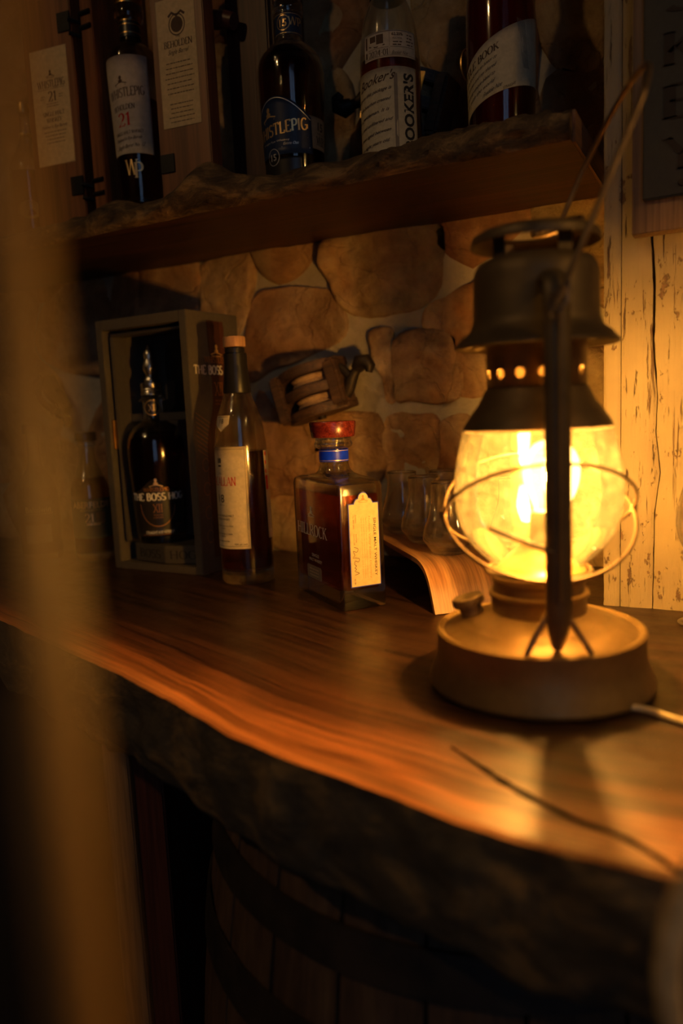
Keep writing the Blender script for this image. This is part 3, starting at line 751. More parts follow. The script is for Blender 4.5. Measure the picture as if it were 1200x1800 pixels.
# ------------------------------------------------------------------ shelf
sh = empty('shelf', 'thick live-edge wall shelf with knobbly bark, holding bottles above counter', 'shelf', (0, 0, .4448))
NX = 300; xs2 = [-1.6 + (1.6 - .1359) * i / NX for i in range(NX + 1)]
def sfront(x): return .75 + .004 * noise.noise(Vector((x * 12, 0, 5))) + .0015 * noise.noise(Vector((x * 60, 0, 6))) + (.012 * max(0, min(1, (-.62 - x) / .3)))
def stop(x): # local top height of the bark lip
    h = .029 + .004 * noise.noise(Vector((x * 20, 3, 0)))
    h += .026 * math.exp(-((x + .545) / .035) ** 2) + .006 * math.exp(-((x + .22) / .08) ** 2) + .010 * math.exp(-((x + .70) / .03) ** 2)
    return h
V = []; F = []
for x in xs2:
    y0 = sfront(x)
    V += [(x, y0, 0), (x, WALL_Y, 0), (x, WALL_Y, .0285), (x, y0 + .022, .0285)]
for i in range(NX):
    for j in range(4): a = i * 4 + j; b5 = i * 4 + (j + 1) % 4; F.append((a, a + 4, b5 + 4, b5))
F += [(0, 1, 2, 3), (NX * 4 + 3, NX * 4 + 2, NX * 4 + 1, NX * 4)]
mesh('slab', V, F, 'shelf_wood', sh)
V = []; F = []; rows = 12
for i, x in enumerate(xs2):
    y0 = sfront(x); tp = stop(x)
    for j in range(rows + 1):
        t = j / rows
        ang = t * 1.9
        y = y0 - .004 * min(1, j) + .024 * t ** 1.5 - .010 * sin(pi * t) * (1 + 1.5 * math.exp(-((x + .56) / .06) ** 2))
        z = (.0012 if j else -.0001) + tp * min(1, t * 1.15) - (.004 * max(0, t - .85) / .15)
        if j: 
            y -= .006 * noise.noise(Vector((x * 26, t * 3, 1))) + .005 * abs(noise.noise(Vector((x * 55, t * 5, 3)))); z += .003 * noise.noise(Vector((x * 45, t * 4, 6))) * (1 if 0 < j else 0)
            if x > -.33: y -= .010 * abs(noise.noise(Vector((x * 80, t * 7, 3)))) - .002; z += .003 * noise.noise(Vector((x * 90, t * 6, 9))) 
        V.append((x, y, z))
    V.append((x, y0 + .045, .026))
K = rows + 2
for i in range(NX):
    for j in range(K - 1): a = i * K + j; F.append((a, a + K, a + K + 1, a + 1))
e0 = NX * K; F.append(tuple(e0 + j for j in range(K)))
mesh('bark_edge', V, F, 'shelf_bark', sh, True)
MB().box((-.1345, .868, .0143), (.003, .222, .0280)).build('end_face', 'end_grain', sh)

# ------------------------------------------------------------------ bottles
def bottle(name, label, loc, outer, level, liquid='whiskey', gmat='glass', wall_t=.0022, base_t=.010, group=None, n=64):
    root = empty(name, label, 'bottle', loc, group=group)
    zs = [p[1] for p in outer]; rfz = sorted([(p[1], p[0]) for p in outer if p[1] > .001]); rf = lambda z: lerp_tab(rfz, z)
    H_ = outer[-1][1]
    inner = [(0, base_t + .003), (rf(base_t) * .5, base_t + .001), (rf(base_t) - wall_t * 1.8, base_t), (rf(base_t + .003) - wall_t, base_t + .003)]
    inner += [(r - wall_t, z) for r, z in outer if z > base_t + .008 and z < H_ - .001] + [(outer[-1][0] - wall_t, H_)]
    prof = [(0, .003)] + outer + inner[::-1]
    MB().lathe(prof, n).build('glass_body', gmat, root, True, ang=50)
    it = sorted([(p[1], p[0]) for p in inner if p[0] > 0]); ri = lambda z: lerp_tab(it, z)
    zz = [base_t + .0030 + (level - base_t - .003) * i / 16 for i in range(17)]
    lp = [(0, base_t + .0029), (ri(base_t) * .5, base_t + .0012)] + [(ri(z) + .0002, z) for z in zz] + [(ri(level) - .001, level - .0004), (0, level - .0004)]
    MB().lathe(lp, n).build('whiskey', liquid, root, True, ang=50)
    return root, rf
def smooth_prof(pts, k=5):
    return [(max(0, q.x), q.y) for q in crom([Vector((r, z, 0)) for r, z in pts], k)]
D = radians
# amber bottle with the cream label (tall, wooden cap)
root, rf = bottle('whiskey_bottle', 'tall round bottle with pale wooden cap and cream label, beside black box', (-.5473, .7879, 0),
    [(.031, 0)] + smooth_prof([(.0335, .004), (.0336, .05), (.0325, .16), (.0312, .182), (.0272, .207), (.0205, .225), (.0155, .238), (.0145, .25), (.0142, .285)], 4), .165, 'dark_whiskey', base_t=.016)
MB().lathe([(0, .2915), (.0120, .2915), (.0125, .2885), (.0122, .286), (.0150, .266), (.0172, .238), (.0168, .2365), (.0150, .2365), (.0145, .25), (.0144, .284), (0, .2855)], 40).build('capsule', 'capsule', root, True)
MB().lathe([(0, .2925), (.0135, .2925), (.0140, .294), (.0140, .3035), (.0132, .305), (0, .305)], 40).build('cap', 'cap_wood', root, True, label='pale wooden cap')
ph = D(-55.2 - 55); lab = curved_label('label', rf, ph, -.037, .0375, .0455, .1715, 'paper', root)
fn = cyl(rf, ph); ink = Ink().text('MACALLAN', 0, .1295, .0105, .046, font='serif', thick=.15); ink.build(fn, 'red_ink', lab)
ink = Ink().text('18', 0, .1085, .0105, font='sans').border(-.0345, .0485, .035, .1685, .0003)
ink.text('YEARS OLD', 0, .1, .0014).text('HIGHLAND SINGLE MALT', 0, .087, .0028, .037).text('SCOTCH WHISKY', 0, .0825, .0028, .025).text('THE', 0, .139, .0022).text('MATURED ONLY IN OAK', 0, .074, .0017, .034).text('CASKS', 0, .071, .0017, .009)
ink.text('LIMITED PRODUCTION', 0, .064, .0017, .030).text('43% alc./vol.', .0255, .0515, .0025).text('RELEASE', 0, .061, .0017).rect(-.003, .152, -.0005, .158).rect(.0005, .152, .003, .158).rect(-.003, .1475, .003, .1495)
ink.lines(0, .0545, 1, .002, .03, .001, 3); ink.build(fn, 'black_ink', lab)
ph2 = D(-55.2 + 78); lab = curved_label('back_label', rf, ph2, -.012, .02, .055, .165, 'paper', root)
ink = Ink()
for z in (.161, .150, .139, .131, .127): ink.disc(-.0095 + .001 * sin(z * 900), z, .0017, .0028)
ink.rect(-.0115, .116, -.006, .134); ink.build(cyl(rf, ph2), 'red_ink', lab, 'print')
nl = curved_label('neck_label', rf, D(-55.2 - 48), -.011, .011, lambda u: .190 + abs(u) * .8, lambda u: .2095, 'paper', root)
Ink().text('18', 0, .203, .006).border(-.0085, .2075, .0085, .208, .0003).build(cyl(rf, D(-55.2 - 48)), 'black_ink', nl)

# short bottle partly hidden by box
root, rf = bottle('whiskey_bottle', 'squat dark bottle with olive label, half hidden left of black box', (-.8761, .8513, 0),
    [(.026, 0)] + smooth_prof([(.0290, .004), (.0292, .06), (.0290, .103), (.0262, .118), (.0200, .132), (.0145, .147), (.0125, .16), (.0125, .180)], 4), .125, 'whiskey', 'green_glass')
MB().lathe([(.0128, .172), (.0150, .174), (.0150, .178), (.0128, .1795)], 36).build('neck_ring', 'glass', root, True)
MB().lathe([(0, .1805), (.0158, .1805), (.0162, .182), (.0160, .193), (.015, .1945), (0, .1945)], 36).build('cap', 'black_wax', root, True)
ph = D(-46); lab = curved_label('label', rf, ph, -.044, .044, .034, .0945, 'olive', root); fn = cyl(rf, ph)
ink = Ink().text('ABERFELDY', 0, .0855, .0095, .060, bold=.01).text('21', -.0040, .0655, .0125, font='serif').rect(-.0085, .0545, .0005, .0575).rect(.0015, .0545, .012, .0575).text('HIGHLAND SINGLE MALT', 0, .0775, .0018, .034)
ink.build(fn, 'gold', lab); Ink().lines(.014, .072, 6, .003, .016, .0012, 5).build(fn, 'bronze_ink', lab, 'print')

# ghost bottle at far left
root, rf = bottle('whiskey_bottle', 'long-necked bottle with dark shoulders at left end of counter', (-.9626, .8268, 0),
    [(.025, 0)] + smooth_prof([(.0285, .004), (.0296, .03), (.0290, .09), (.0262, .112), (.018, .130), (.0095, .145), (.0078, .16), (.0075, .195)], 4), .112, 'rye', 'green_glass')
MB().lathe([(0, .1955), (.0120, .1955), (.0125, .198), (.0125, .208), (.012, .2095), (0, .2095)], 32).build('cap', 'black_wax', root, True)
ph = D(-44); lab = curved_label('label', rf, ph, -.022, .022, .062, .092, 'black_label', root); fn = cyl(rf, ph)
Ink().text('Baldwin', 0, .080, .0085, .034).rect(-.020, .0725, .020, .0731).build(fn, 'gold', lab)
curved_label('lower_label', rf, ph, -.02, .016, .028, .056, 'grey_ink', root)

# rectangular decanter bottle
def rrect(a, b_, r, n=6):
    out = []
    for cx, cy, a0 in ((a - r, b_ - r, 0), (-a + r, b_ - r, 90), (-a + r, -b_ + r, 180), (a - r, -b_ + r, 270)):
        for i in range(n + 1): t = D(a0 + 90 * i / n); out.append((cx + r * cos(t), cy + r * sin(t)))
    return out
def loft(loops, zs, close0=True, close1=True):
    mb = MB(); n = len(loops[0]); V = []
    for lp, z in zip(loops, zs): V += [(x, y, z) for x, y in lp]
    F = []
    for k in range(len(loops) - 1):
        for i in range(n): j = (i + 1) % n; F.append((k * n + i, k * n + j, (k + 1) * n + j, (k + 1) * n + i))
    if close0: F.append(tuple(range(n))[::-1])
    if close1: F.append(tuple((len(loops) - 1) * n + i for i in range(n)))
    return mb.add(V, F)
hd = Vector((-.786, .618)); hrz = math.atan2(-hd.y, -hd.x)   # local +x runs from the far end to the near corner
root = empty('whiskey_bottle', 'rectangular clear glass decanter bottle with red wooden stopper and blue neck band', 'bottle', (-.3895, .738, 0), hrz)
A, B = .0635, .0266
out = [rrect(A - .004, B - .004, .003), rrect(A - .0005, B - .0005, .004), rrect(A, B, .0045), rrect(A, B, .0045), rrect(A - .001, B - .001, .006), rrect(A - .006, B - .006, .010)]
zo = [0, .0015, .005, .130, .1345, .1375]
def blend(r, ax, bx): # circle-like loop matched to rrect vertex order
    return rrect(ax, bx, min(ax, bx) * .99)
more = [(.040, .0205, .1395), (.026, .0185, .1415), (.0195, .0170, .1450), (.0165, .0160, .150), (.0157, .0157, .1545), (.0157, .0157, .168), (.0205, .0205, .1705), (.0213, .0213, .1735), (.0200, .0200, .1765), (.0195, .0195, .1805)]
for ax, bx, z in more: out.append(blend(0, ax, bx)); zo.append(z)
t_ = .0052
inn = []; zi = []
for ax, bx, z in reversed(more[:-1]): 
    rr_ = min(ax - t_, bx - t_, .0125) if z > .150 else None
    inn.append(rrect(rr_, rr_, rr_ * .99) if rr_ else rrect(ax - t_ - .002, bx - t_ - .001, (bx - t_ - .001) * .9)); zi.append(z - .0025 if z < .150 else z + .001)
inn += [rrect(A - .012, B - .011, .009), rrect(A - t_ - .001, B - t_ - .001, .005), rrect(A - t_, B - t_, .004), rrect(A - t_, B - t_, .004), rrect(A - t_ - .002, B - t_ - .002, .004), rrect(A - .015, B - .012, .006)]
zi += [.1345, .1320, .128, .0255, .0215, .0205]
loft(out + inn, zo + zi).build('glass_body', 'decanter_glass', root, True, ang=28)
lq = [rrect(A - .015, B - .012, .006), rrect(A - t_ - .002, B - t_ - .002, .004), rrect(A - t_ + .0002, B - t_ + .0002, .004), rrect(A - t_ + .0002, B - t_ + .0002, .004), rrect(A - t_ - .001, B - t_ - .001, .004)]
loft(lq, [.0204, .0214, .0255, .1215, .1222]).build('whiskey', 'red_whiskey', root, True, ang=28)
MB().lathe([(0, .181), (.0235, .181), (.0242, .183), (.0258, .1965), (.0250, .198), (0, .198)], 40).build('stopper', 'stopper', root, True, label='red-brown wooden stopper')
MB().lathe([(.01585, .1545), (.0163, .1545), (.0163, .1675), (.01585, .1675)], 40).build('neck_band', 'blue_band', root, True, label='blue neck band')
MB().lathe([(.01635, .1555), (.01645, .1555), (.01645, .1562), (.01635, .1562)], 40).lathe([(.01635, .166), (.01645, .166), (.01645, .1666), (.01635, .1666)], 40).build('gold_line', 'gold', root, True)
# narrow end label (faces local +x): scalloped cream label with blue border
def end_face(o_): return lambda u, v: Vector((A + o_, u, v))
def scallop(x0, x1, y0, y1, s_):
    w = (x1 - x0); cx = (x0 + x1) / 2
    pts = [(x0, y0), (x1, y0), (x1, y1)] + [(x1 - w * .18, y1)] + [(cx + w * .30 + 0 * a, y1) for a in ()] 
    pts += [(cx + w * .30 - w * .10 * (1 - cos(D(t))), y1 + s_ * .45 * sin(D(t))) for t in (30, 60, 90)]
    pts += [(cx + w * .17 * cos(D(t)), y1 + s_ * .45 + s_ * .55 * sin(D(t))) for t in range(0, 181, 20)]
    pts += [(cx - w * .30 + w * .10 * (1 - cos(D(t))), y1 + s_ * .45 * sin(D(t))) for t in (90, 60, 30)]
    pts += [(x0 + w * .18, y1), (x0, y1)]
    return pts
for nm_, dd, mt, e0, e1 in (('label_border', .0009, 'blue_line', .0001, .0004), ('label', 0, 'tan_paper', .0004, .0007)):
    pts = scallop(-.0145 - dd, .0190 + dd, .026 - dd, .1125 + dd, .0115)
    mb = MB(); n = len(pts); mb.add([(A + e0, p[0], p[1]) for p in pts] + [(A + e1, p[0], p[1]) for p in pts], [tuple(range(n)), tuple(range(2 * n - 1, n - 1, -1))] + [(i, i + n, (i + 1) % n + n, (i + 1) % n) for i in range(n)])
    o = mb.build(nm_, mt, root)
ink = Ink().text('SINGLE MALT WHISKEY', .0145, .066, .0030, .062, rot=-pi / 2, bold=.01).text('BARREL', .0 - .0075, .097, .0013, .009, rot=-pi / 2).text('No. 0047 2022', -.0100, .094, .0014, .014, rot=-pi / 2).text('MASTER', -.0075, .077, .0013, .009, rot=-pi / 2).text('DISTILLER', -.0100, .076, .0013, .012, rot=-pi / 2)
ink.path(crom([(-.0105, .068, 0), (-.006, .066, 0), (-.0075, .0625, 0), (-.0115, .064, 0), (-.010, .0595, 0), (-.0115, .058, 0)], 6) and [(p.x, p.y) for p in crom([(-.0105, .068, 0), (-.006, .066, 0), (-.0075, .0625, 0), (-.0115, .064, 0), (-.010, .0595, 0), (-.0115, .058, 0)], 6)], .0005)
ink.path([(p.x, p.y) for p in crom([(-.0125, .057, 0), (-.005, .0555, 0), (-.006, .052, 0), (-.0095, .0535, 0), (-.0105, .050, 0), (-.0085, .048, 0), (-.0105, .046, 0), (-.0085, .0445, 0), (-.0105, .0425, 0), (-.0055, .040, 0), (-.0105, .0385, 0)], 6)], .0005)
ink.text('96/188', -.0105, .0315, .0016, rot=-pi / 2); ink.build(end_face(.0008), 'black_ink', root)
ink = Ink().text('Hudson Valley Estate Distillery', .0085, .066, .0022, .066, rot=-pi / 2, shear=.3)
for i in range(3): ink.text('aged in small barrels and bottled by hand at the farm', .0045 - i * .0026, .066, .0011, .064, rot=-pi / 2)
ink.crest(.002, .118, .008); ink.build(end_face(.0008), 'bronze_ink', root, 'fine_print')
# wide face print (local -y)
def wide(o_): return lambda u, v: Vector((u, -B - o_, v))
ink = Ink().text('HILLROCK', -.009, .079, .0125, .084, font='serif', thick=.13, thin=.05).text('SINGLE', -.002, .051, .0036, .020).text('MALT WHISKEY', -.002, .0455, .0036, .036)
ink.crest(-.009, .1, .012); ink.build(wide(.0004), 'white_ink', root)
pts = [(-.040, .0255), (-.038, .0235), (-.001, .0235), (.001, .0255), (.001, .0365), (-.001, .0385), (-.038, .0385), (-.040, .0365)]
mb = MB().prism([(x + .012, z) for x, z in pts], -B - .0003, -B - .0001); mb.build('small_label', 'grey_ink', root)
Ink().lines(-.0075, .034, 3, .0035, .032, .0013, 8).build(wide(.0006), 'paper', root, 'print')

# ------------------------------------------------------------------ boxed bottle
bx = empty('gift_box', 'tall open-fronted black presentation box holding a dark bottle', 'box', (-.701, .792, 0), D(-3))
W2, DP, HT = .0818, .106, .346
mb = MB().box((-W2 + .006, DP / 2, HT / 2), (.012, DP, HT)); mb.build('side_panel', 'black_card', bx, bevel=.0008)
sp_ = MB().box((W2 - .006, DP / 2, HT / 2), (.012, DP, HT)).build('side_panel', 'black_card', bx, bevel=.0008)
MB().box((0, DP / 2, HT - .007), (2 * W2 - .024, DP, .014)).build('top_panel', 'black_card', bx, bevel=.0006)
MB().box((0, DP / 2, .005), (2 * W2 - .024, DP, .010)).build('bottom_panel', 'black_card', bx, bevel=.0006)
MB().box((0, DP - .004, HT / 2), (2 * W2 - .024, .008, HT - .03)).build('back_panel', 'black_card', bx)
# inner chamfered frame and magnetic closing strips
mb = MB(); x0, x1, z0, z1 = -W2 + .022, W2 - .014, .038, HT - .022
mb.box((x0 - .003, .022, (z0 + z1) / 2), (.005, .028, z1 - z0)).box(((x0 + x1) / 2, .022, z1 + .002), (x1 - x0 + .01, .028, .004))
mb.build('inner_frame', 'box_edge', bx, bevel=.0015)
MB().box((-W2 + .0142, .010, .19), (.0040, .012, .040)).build('catch', 'brass', bx, bevel=.0008)
MB().box((-.0535, .055, .212), (.029, .045, .011)).build('neck_holder', 'box_edge', bx, bevel=.0008)
MB().box((.0325, .055, .212), (.079, .045, .011)).build('neck_holder', 'box_edge', bx, bevel=.0008)
# silhouette recess behind the neck
rec = MB().prism([(-.052, .22), (-.052, .235), (-.042, .238), (-.042, .30), (-.038, .315), (-.030, .322), (-.012, .322), (-.004, .31), (0, .238), (.004, .235), (.004, .22)], .0905, .0915)
rec.build('recess', 'black_wax', bx)
# wedge base with lettering
bw = MB().prism([(-.058, .092), (.066, .092), (.066, .020), (.012, .004), (-.050, .012), (-.058, .018)], .011, .036, 'z').build('base_block', 'box_edge', bx, bevel=.001)
def facet(p, q, o_):
    p, q = Vector(p), Vector(q); d = (q - p).normalized(); nrm = Vector((d.y, -d.x))
    return lambda u, v: Vector((*(p + d * u + nrm * o_), v))
Ink().text('BOSS', .031, .0235, .0115, .044, font='serif', thick=.14, thin=.05).build(facet((-.050, .012), (.012, .004), .0004), 'black_ink', bw)
Ink().text('HOG', .027, .0235, .0115, .040, font='serif', thick=.14, thin=.05).build(facet((.012, .004), (.066, .020), .0004), 'black_ink', bw)
# side print and a dark bottle outline (local +x face)
sf = lambda o_: (lambda u, v: Vector((W2 + o_, u, v)))
Ink().rect(.038, .0, .072, .0).build(sf(.0002), 'black_ink', sp_)
pts = [(.040, .335), (.073, .335), (.0745, .325), (.0745, .298), (.073, .285), (.073, .24), (.077, .225), (.090, .20), (.094, .18), (.094, .02), (.026, .02), (.026, .17), (.030, .19), (.040, .215), (.043, .23), (.043, .285), (.040, .31)]
o = MB().prism([(p[0], p[1]) for p in pts], W2 + .0001, W2 + .0003, 'x').build('bottle_shape', 'dark_case', sp_)  # dark bottle-shaped area laid on the side face
ink = Ink().text('THE BOSS HOG', .053, .2705, .0112, .090, font='serif', thick=.22, thin=.1); ink.build(sf(.0006), 'white_ink', sp_)
ink = Ink().text('WHISTLEPIG', .056, .284, .0075, .052, font='serif', thick=.12).text('XII', .056, .2455, .0175, .018, font='serif', thick=.1, thin=.06).text('THE FEATHER', .056, .230, .0028, .017).text('& THE FLAME', .056, .2255, .0028, .017)
ink.build(sf(.0006), 'bronze_ink', sp_)
Ink().crest(.056, .2965, .016).build(sf(.0006), 'gold', sp_, 'crest')
ink = Ink()
for i in range(9): ink.path([(.006, .215 - i * .006), (.10, .165 - i * .006)], .0006)
for i in range(7): ink.ring(.02 + .01 * (i % 2), .05 + i * .016, .007, .009, .0006, 16)
ink.build(sf(.0002), 'bronze_ink', sp_, 'line_pattern')

root, rf = bottle('whiskey_bottle', 'dark rye bottle with pewter figure stopper standing inside black box', (-.7235, .833, .0365),
    [(.030, 0)] + smooth_prof([(.0335, .004), (.0355, .03), (.0385, .09), (.0402, .122), (.0380, .146), (.0290, .162), (.0175, .170), (.0138, .175), (.0136, .19), (.0136, .200)], 5), .155, 'dark_whiskey')
MB().lathe([(.0135, .196), (.0175, .197), (.0185, .199), (.0175, .201), (.0145, .203), (.0138, .206), (0, .206)], 36).build('lip', 'glass', root, True)
MB().lathe([(0, .2065), (.0148, .2065), (.0148, .208), (.0141, .209), (.0148, .210), (.0141, .212), (.0148, .2135), (.0141, .2155), (.0148, .217), (.0145, .2225), (.013, .2235), (0, .2235)], 36).build('stopper', 'pewter', root, True)
# pewter figure: stacked irregular little sculpture
V = []; F = []; pr = [(.0085, .2236), (.0088, .227), (.0072, .229), (.0066, .233), (.0072, .236), (.0088, .241), (.0092, .246), (.0080, .251), (.0062, .255), (.0068, .258), (.0070, .262), (.0055, .266), (.0030, .269), (.0022, .272), (.0008, .276)]
for k, (r, z) in enumerate(pr):
    for j in range(20):
        a = 2 * pi * j / 20; rr = r * (1 + .22 * noise.noise(Vector((cos(a) * 2.2, sin(a) * 2.2, z * 160)))); V.append((rr * cos(a), rr * sin(a), z))
for k in range(len(pr) - 1):
    for j in range(20): F.append((k * 20 + j, k * 20 + (j + 1) % 20, (k + 1) * 20 + (j + 1) % 20, (k + 1) * 20 + j))
F.append(tuple(range((len(pr) - 1) * 20, len(pr) * 20))); mesh('figure', V, F, 'pewter', root, True, label='small cast pewter figure')
ph = D(-49 - 3)
nlb = curved_label('neck_label', lambda z: .01365, ph, -.0115, .0115, lambda u: .1885 - .0115 * sqrt(max(0, 1 - (u / .0115) ** 2)), lambda u: .1885 + .0115 * sqrt(max(0, 1 - (u / .0115) ** 2)), 'black_label', root)
fn = cyl(lambda z: .01365, ph); Ink().text('XII', 0, .1885, .009, .011, font='serif', thick=.14).ring(0, .1885, .0108, .0108, .0009).build(fn, 'gold', nlb)
ph = D(-49 - 9); lab = curved_label('label', rf, ph, -.050, .052, .012, lambda u: .073 + (.018 * math.exp(-(u / .017) ** 2)), 'black_label', root); fn = cyl(rf, ph)
ink = Ink().text('THE BOSS HOG', .002, .0665, .0098, .079, font='serif', thick=.24, thin=.1).text('STRAIGHT RYE WHISKEY', .003, .0165, .0040, .040, bold=.01); ink.build(fn, 'white_ink', lab)
ink = Ink().text('XII', .002, .0505, .0115, .013, font='serif', thick=.11, thin=.06).text('THE FEATHER', .002, .041, .0022, .013).text('& THE FLAME', .002, .0375, .0022, .013).text('WHISTLEPIG', .002, .0765, .0050, .036, font='serif').text('VERMONT', .0305, .026, .0022, .012, shear=.3).text('Pig', .029, .0225, .0025, shear=.4).lines(.0, .0125, 1, .002, .044, .001, 2)
ink.path([(.002 + .0245 * cos(D(t)), .056 + .031 * sin(D(t))) for t in range(180, 361, 8)], .0011); ink.build(fn, 'bronze_ink', lab, 'print')
Ink().add(([(.002 + .0235 * cos(D(t)), .056 + .030 * sin(D(t))) for t in range(180, 361, 8)], [tuple(range(23))])).build(cyl(rf, ph, .0004), 'navy', lab, 'shield')
Ink().crest(.002, .0855, .0135).build(fn, 'gold', lab, 'crest')

# ------------------------------------------------------------------ shelf things
ZS = .4448 + .0287
def shelf_bottle(name, label, x, y, prof_, lvl, liq, **k): return bottle(name, label, (x, y, ZS), prof_, lvl, liq, **k)
# rye bottle with navy label
root, rf = shelf_bottle('whiskey_bottle', 'round-shouldered dark bottle with navy arched label on the shelf', -.4779, .84,
    [(.030, 0)] + smooth_prof([(.0345, .004), (.0358, .03), (.0375, .075), (.0392, .112), (.0395, .137), (.0365, .150), (.0270, .1625), (.0185, .168), (.0158, .172), (.0155, .185), (.0155, .203)], 5), .158, 'dark_whiskey')
MB().lathe([(.0157, .199), (.0176, .200), (.0182, .203), (.0182, .211), (.0165, .2145), (.0140, .216), (0, .216)], 36).build('lip', 'glass', root, True)
MB().lathe([(0, .2165), (.0150, .2165), (.0155, .219), (.0155, .235), (.0145, .238), (0, .238)], 36).build('stopper', 'cap_wood', root, True)
ph = D(-60.4); lab = curved_label('neck_label', rf, ph, -.024, .024, .1755, .199, 'navy', root); fn = cyl(rf, ph)
Ink().text('15', -.0062, .188, .0085, bold=.02).text('WP', .0085, .1895, .009, font='serif').ring(-.0062, .188, .0085, .0085, .0008).rect(-.022, .1765, .022, .1770).rect(-.022, .1975, .022, .198).build(fn, 'gold', lab)
ph = D(-60.4 - 33); lab = curved_label('label', rf, ph, -.044, .044, .036, lambda u: .0805 + .020 * cos(u / .044 * pi / 2 * 1.15), 'navy', root); fn0 = cyl(rf, ph)
fn = lambda u, v, e=0: fn0(u, v + .10 * u, e)
Ink().text('WHISTLEPIG', .001, .0645, .0125, .076, font='serif', thick=.2, thin=.09).build(fn, 'gold', lab)
ink = Ink().text('15', -.006, .0345, .0075, bold=.02).ring(-.006, .0345, .0085, .0095, .0007).path([(-.04, .0535), (.038, .0535)], .0005).path([(.006, .044), (.040, .0425)], .0006).text('Straight Rye Whiskey', -.004, .0515, .0022, .04).text('Estate Oak', .018, .0475, .0030, shear=.4)
ink.path([(.044 * t / 10 * .97, .0785 + .020 * cos(t / 10 * pi / 2 * 1.15) - .0010 * t * .1) for t in range(-10, 11)], .0007); ink.build(fn0, 'silver', lab, 'print')
Ink().crest(-.010, .0835, .015).build(fn, 'gold', lab, 'crest')
curved_label('lower_label', rf, ph, -.03, .030, .010, .033, 'black_label', root)
ph = D(-60.4 + 54); lab = curved_label('side_label', rf, ph, -.017, .016, .043, .0785, 'grey_ink', root, off=.0002); fn = cyl(rf, ph)
Ink().text('15', .002, .0685, .0095, bold=.02).text('YEARS OLD', .002, .0605, .002).text('WP', .002, .0535, .008, font='serif').rect(-.006, .048, .010, .0485).build(fn, 'black_ink', lab)

# handwritten-label bottle
root, rf = shelf_bottle('whiskey_bottle', 'clear bourbon bottle with black wax top and handwritten cream label', -.3534, .85,
    [(.030, 0)] + smooth_prof([(.0340, .004), (.0347, .03), (.0344, .105), (.0343, .120), (.0336, .131), (.0302, .160), (.0243, .179), (.0192, .190), (.0150, .203), (.0115, .218), (.0100, .235), (.0098, .262)], 4), .1215, 'whiskey')
MB().lathe([(0, .264), (.0112, .264), (.0120, .262), (.0116, .235), (.0130, .218), (.0166, .203), (.0205, .1905), (.0198, .190), (.0158, .2025), (.0118, .218), (.0103, .235), (.0102, .2625), (0, .2625)], 36).build('wax_seal', 'black_wax', root, True)
curved_label('wax_strip', lambda z: rf(z) + .0016, D(-67.4 - 35), -.005, .005, .183, .225, 'paper', root)
ph = D(-67.4 - 20); lab = curved_label('label', rf, ph, -.0455, .0445, .012, .1065, 'paper', root); fn0 = cyl(rf, ph); fn = lambda u, v, e=0: fn0(u, v + .12 * (u + .01), e)
ink = Ink().text("Booker's", -.0055, .0955, .0100, .046, shear=.5, bold=.012)
for i, s_ in enumerate(("Today on this package is", "a whole bourbon created", "as a gentleman. It is", "uncut and unfiltered and", "has been aged between", "six to eight years old.", "Bourbon as it should be")):
    ink.text(s_, -.014 + .0 * i, .0825 - i * .0108, .0036, .054 - .003 * (i % 3), shear=.55, bold=.012)
ink.build(fn, 'brown_ink', lab)
Ink().rect(.0155, .016, .0195, .099).build(fn0, 'grey_ink', lab, 'stripe')
Ink().text("BOOKER'S", .0325, .060, .0125, .079, rot=pi / 2, bold=.035).build(fn0, 'black_ink', lab)
ph = D(-67.4); lab = curved_label('upper_label', rf, ph, -.031, .033, .116, .1445, 'white_paper', root); fn = cyl(rf, ph)
ink = Ink().text('2024-01', -.0130, .1215, .0062, .023, font='serif').rect(-.029, .119, -.0265, .142).rect(-.0225, .134, -.0155, .1405).rect(-.0145, .131, -.0065, .141).path([(-.024, .1305), (-.015, .128), (-.005, .1295)], .0012).text('62.20%', .009, .140, .0032, bold=.02).text('ALC/VOL', .009, .1355, .002)
ink.text('Booker Noe', .012, .1205, .0040, .018, shear=.5).lines(.009, .131, 2, .003, .013, .0015, 1).lines(.024, .139, 4, .0035, .010, .0015, 4).border(-.030, .1175, .032, .1435, .0003).rect(.0, .119, .0003, .142).rect(-.025, .1262, -.001, .1266).rect(.001, .1262, .03, .1266)
ink.build(fn, 'brown_ink', lab)

# red whiskey bottle with slanted label
root, rf = shelf_bottle('whiskey_bottle', 'deep red whiskey bottle with slanted cream label near pillar end of shelf', -.2259, .85,
    [(.030, 0)] + smooth_prof([(.0335, .004), (.0350, .04), (.0362, .10), (.0355, .150), (.0315, .178), (.0240, .200), (.0178, .212), (.0120, .228), (.0100, .245), (.0098, .262)], 4), .185, 'rye')
MB().lathe([(0, .264), (.0115, .264), (.0120, .262), (.0118, .230), (.0100, .229), (.0102, .262), (0, .2625)], 36).build('wax_seal', 'black_wax', root, True)
ph = D(-75 - 8); lab = curved_label('label', rf, ph, -.056, .056, lambda u: .052 + .016 * u / .056 - .007 * (u / .056) ** 2, lambda u: .108 + .027 * u / .056 - .006 * (u / .056) ** 2, 'paper', root); fn0 = cyl(rf, ph)
fn = lambda u, v, e=0: fn0(u, v + .40 * u - 1.5 * u * u, e)
ink = Ink().text('LITTLE BOOK', -.024, .0960, .0068, .055, font='serif', thick=.2)
for i, s_ in enumerate(('This little book was an honor to', 'share, stories and my shared', 'this exciting unique blend to', 'share with the world')): ink.text(s_, -.024, .0875 - i * .0072, .0036, .050 - .002 * i, shear=.5)
ink.text('Freddie Noe', -.004, .0585, .0045, .020, shear=.5).text('STRAIGHT', .013, .053, .0028, .013); ink.build(fn, 'brown_ink', lab)
ink = Ink()
